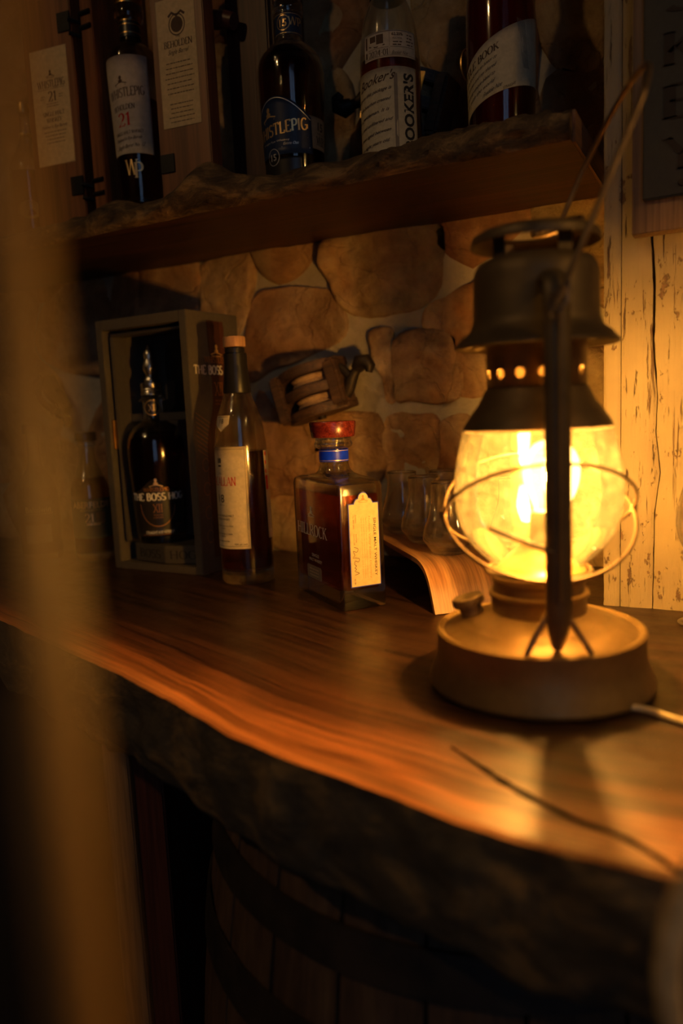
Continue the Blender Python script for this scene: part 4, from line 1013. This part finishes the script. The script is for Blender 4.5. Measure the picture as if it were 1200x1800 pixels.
for i in range(6): ink.path([(.022 + i * .0016, .122 - i * .0005), (.029 + i * .0013, .075)], .0006)
ink.build(fn0, 'grey_ink', lab, 'line_pattern')
mb = MB().tube([(.010 * cos(t), 0, .016 * sin(t)) for t in [2 * pi * i / 20 for i in range(20)]], .0014, 6, True); 
o = mb.build('neck_tag', 'brass', root, True); o.location = (-.0375, .004, .102); o.rotation_euler = (0, 0, D(60))

# wooden hinged case with three leaves
cs = empty('wooden_case', 'opened reddish wooden bottle case with cream papers on two door leaves', 'box', (-.715, .80, ZS))
def leaf(x0, x1, y, rz, paper_, z1=.33):
    e = empty('door', loc=(x0, y, 0), rz=rz); e.parent = cs
    w = x1 - x0; MB().box((w / 2, .013, z1 / 2 + .001), (w, .026, z1)).build('panel', 'case_wood', e, bevel=.0012)
    return e, w
# left leaf
e, w = leaf(-.154, -.0715, -.006, D(7), True)
MB().box((.041, -.0004, .161), (.0610, .0008, .148)).build('paper_sheet', 'tan_paper', e)
pf = lambda ox: (lambda u, v: Vector((ox + u, -.0010, v)))
ink = Ink().text('WHISTLEPIG', .0015, .1905, .0095, .046, font='serif').text('21', .0015, .1745, .0125, font='serif').text('SINGLE MALT', .002, .1525, .0052, .036, font='serif').text('WHISKEY', .002, .1445, .0052, .026, font='serif').text('Finished in Rye Barrels', .002, .1365, .0042, .042, shear=.4)
ink.crest(.0015, .203, .010).path([(-.022, .184), (.024, .184)], .0005).lines(.002, .129, 4, .0046, .038, .0012, 2).lines(.002, .165, 2, .003, .022, .0010, 6).lines(.0165, .175, 2, .003, .009, .001, 1).lines(-.0145, .175, 2, .003, .009, .001, 1); ink.build(pf(.041), 'brown_ink', e)
for z in (.262, .055): MB().box((.0715, -.0010, z), (.020, .0020, .024)).build('hinge', 'black_hinge', e, bevel=.0004)
# right leaf
e, w = leaf(.0690, .1430, -.006, D(6), True)
MB().box((.036, -.0004, .166), (.0540, .0008, .147)).build('paper_sheet', 'tan_paper', e)
ink = Ink().text('BEHOLDEN', .0015, .1880, .0075, .040, font='serif').text('Single Barrel', .0015, .1790, .0055, .028, shear=.4).text('THE', .0015, .196, .0028)
ink.lines(.001, .166, 7, .0058, .042, .0013, 12).lines(.001, .119, 5, .0052, .040, .0013, 13).disc(.0015, .209, .0085, .009).ring(.0015, .209, .0115, .0125, .0012).path([(-.010, .219), (-.005, .223), (.0015, .219), (.008, .223), (.013, .219)], .003); ink.build(pf(.036), 'brown_ink', e)
MB().box((.011, -.0010, .052), (.020, .0020, .022)).build('hinge', 'black_hinge', e, bevel=.0004)
# middle case body: left side wall, back, right side
mb = MB().box((-.041, .055, .166), (.020, .110, .33)); mb.build('side_panel', 'case_wood', cs, bevel=.001)
MB().box((.058, .070, .166), (.016, .09, .33)).build('side_panel', 'case_wood', cs, bevel=.001)
MB().box((.008, .060, .006), (.084, .10, .012)).build('bottom_panel', 'case_wood', cs, bevel=.001)
for z in (.262, .245, .055, .038):
    MB().tube([(-.0725, -.0005, z), (-.062, .012, z - .003), (-.050, -.0010, z), (-.033, -.0015, z)], .0028, 6, False, 1).build('strap', 'black_hinge', cs, True)
# bottle in the case
root, rf = bottle('whiskey_bottle', 'tapered clear bottle with large white label and red number, inside wooden case', (-.7085, .828, ZS + .013),
    [(.024, 0)] + smooth_prof([(.0272, .004), (.0283, .03), (.0290, .066), (.0310, .12), (.0330, .170), (.0325, .186), (.0290, .197), (.0195, .205), (.0130, .210), (.0122, .216), (.0124, .236)], 5), .135, 'whiskey')
MB().lathe([(.0125, .236), (.0180, .237), (.0188, .240), (.0186, .250), (.0175, .2525), (0, .2525)], 36).build('lip', 'glass', root, True)
MB().lathe([(0, .253), (.0178, .253), (.0180, .255), (.0170, .257), (.0180, .259), (.0180, .272), (.0165, .275), (0, .275)], 36).build('stopper', 'brass', root, True)
MB().lathe([(.0133, .214), (.0137, .214), (.0137, .2345), (.0133, .2345)], 36).build('neck_label', 'black_label', root, True)
for z in (.218, .228, .233): MB().lathe([(.01375, z), (.0139, z), (.0139, z + .0012), (.01375, z + .0012)], 36).build('neck_line', 'brass', root, True)
ph = D(-49.5 - 26); lab = curved_label('label', rf, ph, -.0365, .0345, .0650, .1830, 'white_paper', root); fn0 = cyl(rf, ph); fn = lambda u, v, e=0: fn0(u, v + .10 * u, e)
ink = Ink().text('WHISTLEPIG', .002, .1385, .0105, .050, font='serif').text('BEHOLDEN', -.002, .1210, .0060, .030, font='serif').text('SINGLE MALT WHISKEY', .002, .0905, .0038, .040, font='serif').text('Finished in Rye Barrels', .001, .0835, .0040, .036, shear=.4).text('Single Barrel No. 12', .003, .0745, .0050, .038, shear=.5)
ink.crest(-.003, .153, .012).path([(-.02, .1295), (.024, .1295)], .0005); ink.build(fn, 'brown_ink', lab)
Ink().text('21', -.003, .1065, .0155, .017, font='serif').build(fn, 'red_ink', lab)
Ink().text('W', -.004, .048, .019, .018, font='serif', thick=.18).text('P', .0055, .044, .019, .012, font='serif', thick=.18).build(cyl(rf, D(-49.5 - 14)), 'gold', root, 'monogram')

# dark case behind, with a turned peg
db = empty('wooden_box', 'dark red-brown box standing behind the wooden case door on shelf', 'box', (-.548, .905, ZS))
MB().box((0, 0, .155), (.062, .095, .31)).build('body', 'dark_case', db, bevel=.002)
MB().box((0, 0, .318), (.068, .101, .014)).build('lid', 'dark_case', db, bevel=.002)
MB().box((.032, -.02, .16), (.004, .04, .20)).build('slat', 'dark_case', db, bevel=.001)
pg = MB().tube([(-.075, .0, .02), (-.04, .0, .012), (-.01, .0, .004), (0, .0, 0)], [.0125, .0115, .0105, .0095], 16)
o = pg.build('wooden_peg', 'dark_case', None, True); o.location = (-.555, .842, .690); tag(o, 'dark turned wooden peg sticking out beside navy-labelled bottle', 'peg')

# far left bottle with round seal on the shelf
root, rf = shelf_bottle('whiskey_bottle', 'slim-necked bottle with a round amber seal at left end of shelf', -.9249, .835,
    [(.022, 0)] + smooth_prof([(.0250, .004), (.0252, .06), (.0248, .105), (.0200, .122), (.0130, .137), (.0090, .15), (.0076, .165), (.0074, .182)], 4), .10, 'rye')
MB().lathe([(0, .1825), (.0088, .1825), (.0092, .185), (.0088, .196), (0, .198)], 28).build('cap', 'brass', root, True)
MB().lathe([(.0092, .150), (.0105, .151), (.0105, .154), (.0088, .155)], 28).build('neck_ring', 'brass', root, True)
V = [( .016 * cos(2 * pi * i / 24), .013 * sin(2 * pi * i / 24) + .044) for i in range(24)]
Ink().add((V, [tuple(range(24))])).build(cyl(rf, D(-50)), 'amber_seal', root, 'seal')

# ------------------------------------------------------------------ pulley blocks on the wall
def pulley(name, label, loc, ang, nsheave=2, s=1.0, plate=False, yaw=0):
    root = empty(name, label, 'pulley', loc, rot=(0, -ang, 0), group=None)
    root.scale = (s, s, s)
    T, G_ = .014, .017; n = nsheave; tot = (n + 1) * T + n * G_
    prof = []
    for i in range(13):
        t = i / 12; prof.append((.002 + .104 * t, -.006 - .044 * sin(pi * (t * .86 + .07)) ** .8))
    prof = [(.0, .012)] + [(p[0], p[1]) for p in prof] + [(.108, .012)]
    for k in range(n + 1):
        z0 = -tot / 2 + k * (T + G_)
        mb = MB(); poly = [(x, y) for x, y in prof]
        mb.prism(poly, z0, z0 + T, 'z'); mb.build('cheek', 'block_wood', root, bevel=.0016)
    for k in range(n):
        z0 = -tot / 2 + T + k * (T + G_) + .0015
        o = MB().lathe([(0, 0), (.030, 0), (.0315, .002), (.028, .007), (.0315, .012), (.030, .014), (0, .014)], 36).build('sheave', 'tan_sheave', root, True, label='pale worn sheave')
        o.location = (.054, -.010, z0)
    MB().box((.006, -.016, 0), (.018, .050, tot - .004)).build('end_block', 'block_wood', root, bevel=.004)
    MB().box((.098, -.014, 0), (.022, .044, tot - .006)).build('end_block', 'block_wood', root, bevel=.004)
    MB().tube([(.054, -.010, -tot / 2 - .004), (.054, -.010, tot / 2 + .004)], .006, 12).build('axle', 'iron', root, True)
    MB().tube([(.100, -.016, -tot * .32), (.112, -.018, -tot * .22), (.120, -.018, -.004), (.128, -.018, .004), (.138, -.020, .010)], [.007, .008, .0085, .007, .006], 12).tube([(.100, -.016, tot * .32), (.110, -.018, tot * .24), (.120, -.018, .002)], .006, 10).build('strap', 'iron', root, True)
    MB().tube([(.134, -.020, .008), (.142, -.022, .014), (.152, -.024, .012), (.156, -.024, .004), (.152, -.024, -.003)], [.009, .012, .011, .008, .005], 12).build('hook', 'iron', root, True)
    if plate:
        pl = MB().box((.062, -.052, 0), (.078, .0020, tot * .80)).build('plate', 'brass', root, bevel=.0006, label='brass plate with raised letters')
        Ink().text('BULLDOG', .062, .006, .014, .062, bold=.02).text('BLOCKS', .062, -.014, .010, .045, bold=.02).build(lambda u, v: Vector((u, -.0535, v)), 'gold', pl)
    return root
MAT['tan_sheave'] = wood('sheave_wood', (.30, .17, .09), (.45, .28, .15), (.62, .42, .25), 0, 3, .35)
pulley('pulley_block', 'old wooden double pulley block with hook above the decanter bottle', (-.572, .952, .224), D(15), 2, .95)
pulley('pulley_block', 'small dark single pulley block hanging askew at left of black box', (-1.058, .950, .286), D(-58), 1, .62)
pulley('pulley_block', 'dark pulley block with embossed brass plate behind the handwritten-label bottle', (-.315, .945, .565), D(163), 2, .95, True)

# ------------------------------------------------------------------ tray and glasses
td = Vector((.638, -.770)); tw = Vector((.770, .638))
tray = empty('serving_tray', 'bent striped-wood serving tray bridging low over the counter with glasses', 'tray', (-.2871 + tw.x * .065, .7298 + tw.y * .065, 0), math.atan2(td.y, td.x))
path = [(-.335, .001), (-.330, .012), (-.322, .028), (-.310, .041), (-.295, .0470), (-.28, .0485), (-.20, .0485), (-.10, .0485), (-.03, .0485), (-.010, .0475), (.006, .0435), (.018, .0355), (.026, .026), (.033, .014), (.040, .001)]
pp = crom([Vector((x, 0, z)) for x, z in path], 5); V = []; UV = []; F = []; th = .0055; nw = 8; s_ = 0
for i, p in enumerate(pp):
    a, c = pp[max(0, i - 1)], pp[min(len(pp) - 1, i + 1)]; t = (c - a).normalized(); nr = Vector((-t.z, 0, t.x)); s_ += (p - pp[i - 1]).length if i else 0
    for side in (1, 0):
        for j in range(nw + 1):
            y = -.065 + .13 * j / nw; q = p + nr * (0 if side else -th); V.append((q.x, y, max(q.z, 0.0004))); UV.append((s_, y + (0 if side else .3)))
K = 2 * (nw + 1)
for i in range(len(pp) - 1):
    for j in range(nw):
        a = i * K + j; F.append((a, a + K, a + K + 1, a + 1)); a += nw + 1; F.append((a, a + 1, a + K + 1, a + K))
    a = i * K; F.append((a, a + nw + 1, a + K + nw + 1, a + K)); a = i * K + nw; F.append((a, a + K, a + K + nw + 1, a + nw + 1))
F.append(tuple(list(range(nw + 1)) + list(range(K - 1, nw, -1)))); e = (len(pp) - 1) * K; F.append(tuple([e + q for q in range(nw + 1)] + [e + q for q in range(K - 1, nw, -1)]))
o = mesh('board', V, F, 'zebra', tray, uvs=UV); sharp(o, 40)
gp = [(0, .001), (.016, 0), (.019, .0015), (.0225, .006), (.0280, .0145), (.0290, .020), (.0272, .029), (.0225, .042), (.0195, .054), (.0188, .066), (.0192, .079)]
gi = [(r - .0011, z) for r, z in gp[5:]][::-1] + [(.0265, .0150), (.0200, .0082), (.010, .0062), (0, .0068)]
sp1 = [(max(0, q.x), q.y) for q in crom([Vector((r, z, 0)) for r, z in gp[1:]], 4)]; sp2 = [(max(0, q.x), q.y) for q in crom([Vector((r, z, 0)) for r, z in gi], 4)]
prof = [(0, .001)] + sp1 + [(.0187, .0794)] + sp2; prof[-1] = (0, prof[-1][1])
g0 = None; ZT = .0487
for (x, y), lb in zip([(-.3776, .9000), (-.3238, .8401), (-.2725, .7786), (-.3260, .9150), (-.2120, .8300)],
    ['empty tulip tasting glass on tray, the one at the wall end nearest the decanter', 'empty tulip tasting glass second along the front row of tray', 'empty tulip tasting glass at the bend of tray next to lantern', 'empty tasting glass in the back row of tray, half hidden by front glasses', 'empty tasting glass in the back row of tray seen through lantern globe']):
    if g0 is None: g0 = MB().lathe(prof, 56).build('tasting_glass', 'tumbler_glass', None, True, ang=60); o = g0
    else: o = g0.copy(); COL.objects.link(o)
    o.location = (x, y, ZT); tag(o, lb, 'glass', 'tasting glasses on the tray')
# snifter at the right edge
sn = [(0, .001), (.021, 0), (.022, .0012), (.010, .003), (.0040, .008), (.0035, .045), (.0045, .055), (.0120, .0625), (.0205, .074), (.0245, .088), (.0248, .098), (.0228, .115), (.0185, .130), (.0178, .134)]
si = [(r - .0011, z) for r, z in sn[9:]][::-1] + [(.0195, .0748), (.0112, .0640), (.003, .0605), (0, .0602)]
prof = [(0, .001)] + smooth_prof(sn[1:], 4) + smooth_prof(si, 4); prof[-1] = (0, prof[-1][1])
o = MB().lathe(prof, 56).build('snifter', 'tumbler_glass', None, True, ang=60); o.location = (-.0185, .7480, .0002); tag(o, 'stemmed round glass in front of painted pillar at right edge', 'glass')

# ------------------------------------------------------------------ lantern
lc = Vector((-.1257, .5557, .0004))
ln = empty('lantern', 'old brown metal railroad lantern with glowing glass globe on counter', 'lantern', lc)
MB().lathe([(0, .002), (.070, .002), (.078, 0), (.0822, .0015), (.0828, .004), (.0815, .0075), (.0795, .013), (.0772, .019), (.0762, .025), (.0758, .036), (.0765, .0385), (.0765, .0410), (.0745, .0425), (.0725, .0415), (.0705, .0405), (.0695, .0412), (.055, .0475), (.040, .0530), (.035, .0545), (0, .0550)], 96).build('tank', 'lantern', ln, True, ang=30)
MB().lathe([(.031, .050), (.0345, .0545), (.0345, .066), (.0365, .067), (.0365, .0695), (.0335, .0700), (.0330, .0760), (.0345, .0780), (.0345, .0820), (.0310, .0835), (.030, .082), (.030, .052)], 56).build('burner_collar', 'lantern', ln, True)
sd0 = Vector((cos(math.atan2(.2206, .9754) + D(10.5)), sin(math.atan2(.2206, .9754) + D(10.5)), 0))
# burner dome and bulb holder inside
MB().lathe([(.029, .082), (.034, .0845), (.0345, .0865), (.030, .088), (.026, .0915), (.019, .0985), (.013, .102), (.013, .106), (0, .106)], 40).build('burner_dome', 'brass', ln, True)
MB().lathe([(0, .106), (.0135, .106), (.0135, .125), (.0125, .129), (0, .129)], 32).build('bulb_socket', 'lantern_top', ln, True).location = sd0 * .0080
ico = bmesh.new(); bmesh.ops.create_uvsphere(ico, u_segments=14, v_segments=9, radius=1)
for v in ico.verts: v.co = Vector((v.co.x * .0055 + .0110, v.co.y * .0055, .1540 + v.co.z * .0165))
me = bpy.data.meshes.new('filament'); ico.to_mesh(me); ico.free(); me.transform(Matrix.Rotation(math.atan2(.2206, .9754) + radians(10.5), 4, 'Z')); me.materials.append(MAT['bulb'])
for p in me.polygons: p.use_smooth = True
blb = MB().lathe(smooth_prof([(.0125, .1285), (.0135, .134), (.0180, .144), (.0205, .156), (.0190, .168), (.0120, .178), (.0004, .182)], 4), 32).build('bulb', 'frosted', ln, True, ang=80); blb.location = sd0 * .0100
o = bpy.data.objects.new('filament', me); COL.objects.link(o); o.parent = blb; o.location = -blb.location; o['label'] = 'glowing warm filament'
# filler cap
fc = MB().lathe([(0, -.002), (.0085, -.002), (.0088, .006), (.0118, .007), (.0125, .009), (.0122, .0125), (.011, .0135), (0, .0138)], 32).build('filler_cap', 'lantern_top', ln, True)
fc.location = (-.0485, -.010, .0505); fc.rotation_euler = (D(4), D(-16), 0)
# embossed ring of raised marks on the tank top
Ink().lines(0, 0, 2, .006, .05, .0035, 4).build(lambda u, v: Vector(((.057 + v) * cos(D(-128) + u / .05), (.057 + v) * sin(D(-128) + u / .05), .0470 - (v) * .42 + .0006)), 'lantern', ln, 'embossing')
# globe
gb = smooth_prof([(.0290, .0860), (.0300, .0875), (.0330, .0905), (.0430, .0995), (.0525, .111), (.0585, .126), (.0605, .140), (.0600, .153), (.0580, .168), (.0550, .182), (.0530, .1895)], 5)
gob = MB().lathe(gb, 96).build('globe', 'globe', ln, True, ang=80, label='dusty clear glass globe')
grf = lambda z: lerp_tab([(q[1], q[0]) for q in gb], z)
ph = math.atan2(-.5557, .1257) - D(52)
ink = Ink().ring(0, .175, .0068, .0092, .0022).text('H', 0, .1575, .0062, .009, bold=.03).text('E', 0, .147, .0062, .009, bold=.03, rot=pi / 2); ink.build(cyl(grf, ph, .0012), 'globe', gob, 'embossed_letters')
# upper parts
hood = MB().lathe([(.0500, .1885), (.0520, .1885), (.0530, .1905), (.0520, .1930), (.0460, .2020), (.0405, .2090), (.0375, .2160), (.0362, .2185), (.0352, .2190), (.0352, .2195), (.0340, .2195), (.0350, .2180), (.0395, .2080), (.0450, .2005), (.0505, .192), (.0500, .1885)], 72).build('globe_hood', 'lantern_top', ln, True)
chm = MB().lathe([(.0352, .2188), (.0352, .2510), (.0342, .2510), (.0342, .2188), (.0352, .2188)], 72).build('vent_collar', 'lantern', ln, True)
cm = MB()
for k in range(14):
    a = 2 * pi * k / 14 + D(8); d = Vector((cos(a), sin(a), 0)); cm.tube([d * .030 + Vector((0, 0, .2290)), d * .040 + Vector((0, 0, .2290))], .0034, 14)
co = cm.build('cutter', 'lantern'); md = chm.modifiers.new('holes', 'BOOLEAN'); md.object = co; md.solver = 'EXACT'; co.parent = ln
bpy.context.view_layer.update(); dg = bpy.context.evaluated_depsgraph_get(); nm = bpy.data.meshes.new_from_object(chm.evaluated_get(dg)); chm.modifiers.clear(); chm.data = nm; bpy.data.objects.remove(co)
MB().lathe([(.0345, .2500), (.0400, .2520), (.0560, .2475), (.0572, .2480), (.0572, .2500), (.0520, .2560), (.0465, .2600), (.0448, .2640), (.0440, .2680), (.0432, .2960), (.0420, .3020), (.0390, .3065), (.0330, .3090), (.0200, .3100), (.0200, .3088), (.0325, .3078), (.0380, .3052), (.0410, .3010), (.0420, .2955), (.0428, .2640), (.0450, .2590), (.0505, .2550), (.0545, .2508), (.0400, .2535), (.0345, .2515), (.0345, .2500)], 88).build('chimney_hood', 'lantern_top', ln, True)
# open ring cap on straps
MB().lathe([(.0300, .3265), (.0315, .3282), (.0390, .3270), (.0435, .3240), (.0450, .3195), (.0446, .3180), (.0434, .3190), (.0418, .3225), (.0380, .3250), (.0315, .3265), (.0300, .3265)], 72).build('top_ring', 'lantern_top', ln, True)
for k, a in enumerate((238, 318, 58, 138)):
    d = Vector((cos(D(a)), sin(D(a)), 0)); MB().box(d * .0335 + Vector((0, 0, .3172)), (.0012, .011, .0190), D(a)).build('strap', 'lantern_top', ln)
# lifting loop
MB().tube([(.012 + .016 * cos(t) * 1.1, .020 + .008 * sin(t), .3325 + .006 * sin(t * 1.0 + .6)) for t in [2 * pi * i / 24 for i in range(24)]], .0014, 8, True).build('lift_loop', 'wire', ln, True)
# side tubes
th_ = D(10.5); tc_ = Vector((.2206, -.9754, 0)); rt_ = Vector((.9754, .2206, 0)); dr = (tc_ * cos(th_) + rt_ * sin(th_)); sd = (rt_ * cos(th_) - tc_ * sin(th_))
for s_ in (1, -1):
    pts = [dr * s_ * .034 + Vector((0, 0, .2830)), dr * s_ * .050 + Vector((0, 0, .2880)), dr * s_ * .0625 + Vector((0, 0, .2850)), dr * s_ * .0690 + Vector((0, 0, .2740))] + [dr * s_ * .0705 + Vector((0, 0, z)) for z in (.24, .20, .16, .12, .09)] + [dr * s_ * .0700 + Vector((0, 0, .070)), dr * s_ * .0680 + Vector((0, 0, .056)), dr * s_ * .0655 + Vector((0, 0, .0445))]
    rr = [.006, .0075, .0083, .0086] + [.0086] * 5 + [.0083, .0065, .0030]
    mb = MB(); cp = crom(pts, 4); cr_ = [lerp_tab([(i, r) for i, r in enumerate(rr)], k / 4) for k in range(len(cp))]
    mb.tube(cp, cr_, 14, False, .62, dr)
    tb = mb.build('side_tube', 'lantern_top', ln, True)
    # raised seam
    MB().tube([dr * s_ * .0762 + Vector((0, 0, z)) for z in (.262, .2, .14, .08)], .0013, 6).build('seam', 'lantern', tb, True)
    # braces to the tank rim
    for q in (-1, 1):
        MB().tube([dr * s_ * .0640 + sd * q * .004 + Vector((0, 0, .0720)), dr * s_ * .0660 + sd * q * .0125 + Vector((0, 0, .058)), dr * s_ * .0695 + sd * q * .0215 + Vector((0, 0, .0420))], .0021, 8).build('brace', 'lantern', ln, True)
    # pivot ear
    MB().lathe([(0, 0), (.0050, 0), (.0050, .004), (0, .005)], 18).build('pivot', 'lantern_top', ln, True).location = (dr * s_ * .0745 + Vector((0, 0, .2700)))
# bail handle
P1 = dr * .0775 + Vector((0, 0, .2720)); P2 = -dr * .0775 + Vector((0, 0, .2720))
ax = sd * cos(D(66)) + Vector((0, 0, sin(D(66))))
pts = [P1 + dr * .002 - ax * .010, P1 + dr * .002 - ax * .002, P1 + dr * .001 + ax * .012, P1 + ax * .05, P1 - dr * .004 + ax * .095]
for t in range(15, 166, 15): pts.append(dr * .0735 * cos(D(t)) + Vector((0, 0, .2720)) + ax * (.108 + .058 * sin(D(t))))
pts += [P2 + dr * .004 + ax * .095, P2 + ax * .05, P2 - dr * .001 + ax * .012, P2 - dr * .002 - ax * .010]
MB().tube(crom(pts, 5), .0021, 8).build('bail_handle', 'wire', ln, True)
MB().tube([P1 + dr * .003 + ax * .012 + sd * .0005, P1 + dr * .003 - ax * .004 - sd * .005, P1 + dr * .003 - ax * .016 + sd * .001, P1 + dr * .003 - ax * .004 + sd * .006], .0016, 8, True).build('handle_loop', 'wire', ln, True)
# crossed wire guard rings
c0 = Vector((0, 0, .1290)); a_side = sd
for s_ in (1, -1):
    tilt = D(31.5) * s_; fwd = (dr * cos(tilt) + Vector((0, 0, sin(tilt)))) * (.075 / .0685)
    MB().tube([c0 + a_side * .0685 * cos(t) + fwd * .0685 * sin(t) for t in [2 * pi * i / 72 for i in range(72)]], .0013, 8, True).build('wire_guard', 'wire', ln, True)
for s_ in (1, -1): MB().lathe([(0, -.003), (.0026, -.003), (.0026, .003), (0, .003)], 12).build('guard_clip', 'wire', ln, True).location = c0 + a_side * s_ * .0690
# guard foot: horizontal wire plate under globe
MB().tube([Vector((.0375 * cos(t), .0375 * sin(t), .0855)) for t in [2 * pi * i / 48 for i in range(48)]], .0016, 8, True).build('globe_seat', 'lantern_top', ln, True)
# globe lift rod
q1 = dr * .074 + sd * -.002 + Vector((0, 0, .111)); q2 = dr * .070 - sd * .0450 + Vector((0, 0, .1290))
MB().tube([q1, q2], .0016, 8).build('lift_lever', 'lantern_top', ln, True, label='thin dark lever')

# cord
pts = crom([(-.062, .512, .0045), (-.0459, .5284 - .012, .0028), (-.0238, .5050, .0026), (.03, .480, .0026), (.10, .47, .0026), (.2, .50, .0026), (.28, .60, .0026)], 8)
o = MB().tube(pts, .0024, 8).build('power_cord', 'cord', None, True); tag(o, 'pale power cord running from lantern base across the counter', 'cord')

# ------------------------------------------------------------------ foreground: out-of-focus pole and stool back
pts = [(-.0500, .0440, -.955), (-.0583, .0525, .148), (-.0650, .0578, .1996), (-.0700, .0635, .240), (-.170, .150, 1.2), (-.21, .19, 2.27)]
V = []; F = []
PW = [.0040, .0042, .0046, .0030, .006, .007]
for i, p in enumerate(pts):
    e1 = Vector((-.406, .914, 0)); e2 = Vector((.914, .406, 0)); p = Vector(p) - rt * .0018
    for a, b6 in ((-1, -1), (1, -1), (1, 1), (-1, 1)): V.append(p + e1 * a * PW[i] + e2 * b6 * .0016)
for i in range(len(pts) - 1):
    for j in range(4): F.append((i * 4 + j, i * 4 + (j + 1) % 4, (i + 1) * 4 + (j + 1) % 4, (i + 1) * 4 + j))
F += [(0, 1, 2, 3), (23, 22, 21, 20)]
o = mesh('pole', V, F, 'pole'); bm = bmesh.new(); bm.from_mesh(o.data); bmesh.ops.recalc_face_normals(bm, faces=bm.faces); bm.to_mesh(o.data); bm.free()
tag(o, 'blurred tan upright batten close by at the left edge', 'pole')

st = empty('bar_stool', 'bar stool with a round bent pale wood back at right edge', 'stool', (.0517, .283, -.955), D(27.4))
hc = Vector((0, 0, .9745))
MB().tube([hc + Vector((.0750 * cos(t), 0, .0750 * sin(t))) for t in [2 * pi * i / 64 for i in range(64)]], .0048, 12, True).build('back_hoop', 'bentwood', st, True)
for q in (-1, 1): MB().tube([(q * .03, -.065, .57), (q * .032, -.005, .76), (q * .034, 0, .909)], .004, 10).build('back_post', 'bentwood', st, True)
MB().lathe([(0, .55), (.105, .55), (.115, .558), (.115, .572), (.105, .58), (0, .58)], 40, (0, -.16, 0)).build('seat', 'bentwood', st, True)
for a in (45, 135, 225, 315):
    MB().tube([(.07 * cos(D(a)), -.16 + .07 * sin(D(a)), .555), (.12 * cos(D(a)), -.16 + .12 * sin(D(a)), .001)], .010, 10).build('leg', 'bentwood', st, True)

# ceiling pendant behind the camera (real lamp of the room, out of view)
pd = empty('pendant_lamp', 'small warm pendant lamp hanging from the ceiling behind the viewer', 'lamp', (-1.0, -.9, 1.55))
MB().lathe([(.02, .16), (.10, .02), (.14, 0), (.138, .0), (.098, .022), (.018, .158), (.02, .16)], 32).build('lamp_shade', 'iron', pd, True)
MB().lathe([(0, .0), (.03, .012), (.04, .04), (.03, .07), (0, .085)], 16).build('bulb', 'pendant_light', pd, True)
MB().tube([(0, 0, .16), (0, 0, .73)], .004, 6).build('cable', 'iron', pd, True)
pd2 = pd.copy(); COL.objects.link(pd2); pd2.location = (1.0, .25, .80); pd2['label'] = 'low warm pendant lamp hanging at the right behind the viewer'
for ch in list(pd.children):
    c2 = ch.copy(); COL.objects.link(c2); c2.parent = pd2
    if c2.name.startswith('bulb'): c2.data = c2.data.copy(); c2.data.materials[0] = MAT['side_lamp_light']
    if c2.name.startswith('cable'): c2.scale = (1, 1, 1.7); c2.location = (0, 0, -.11)
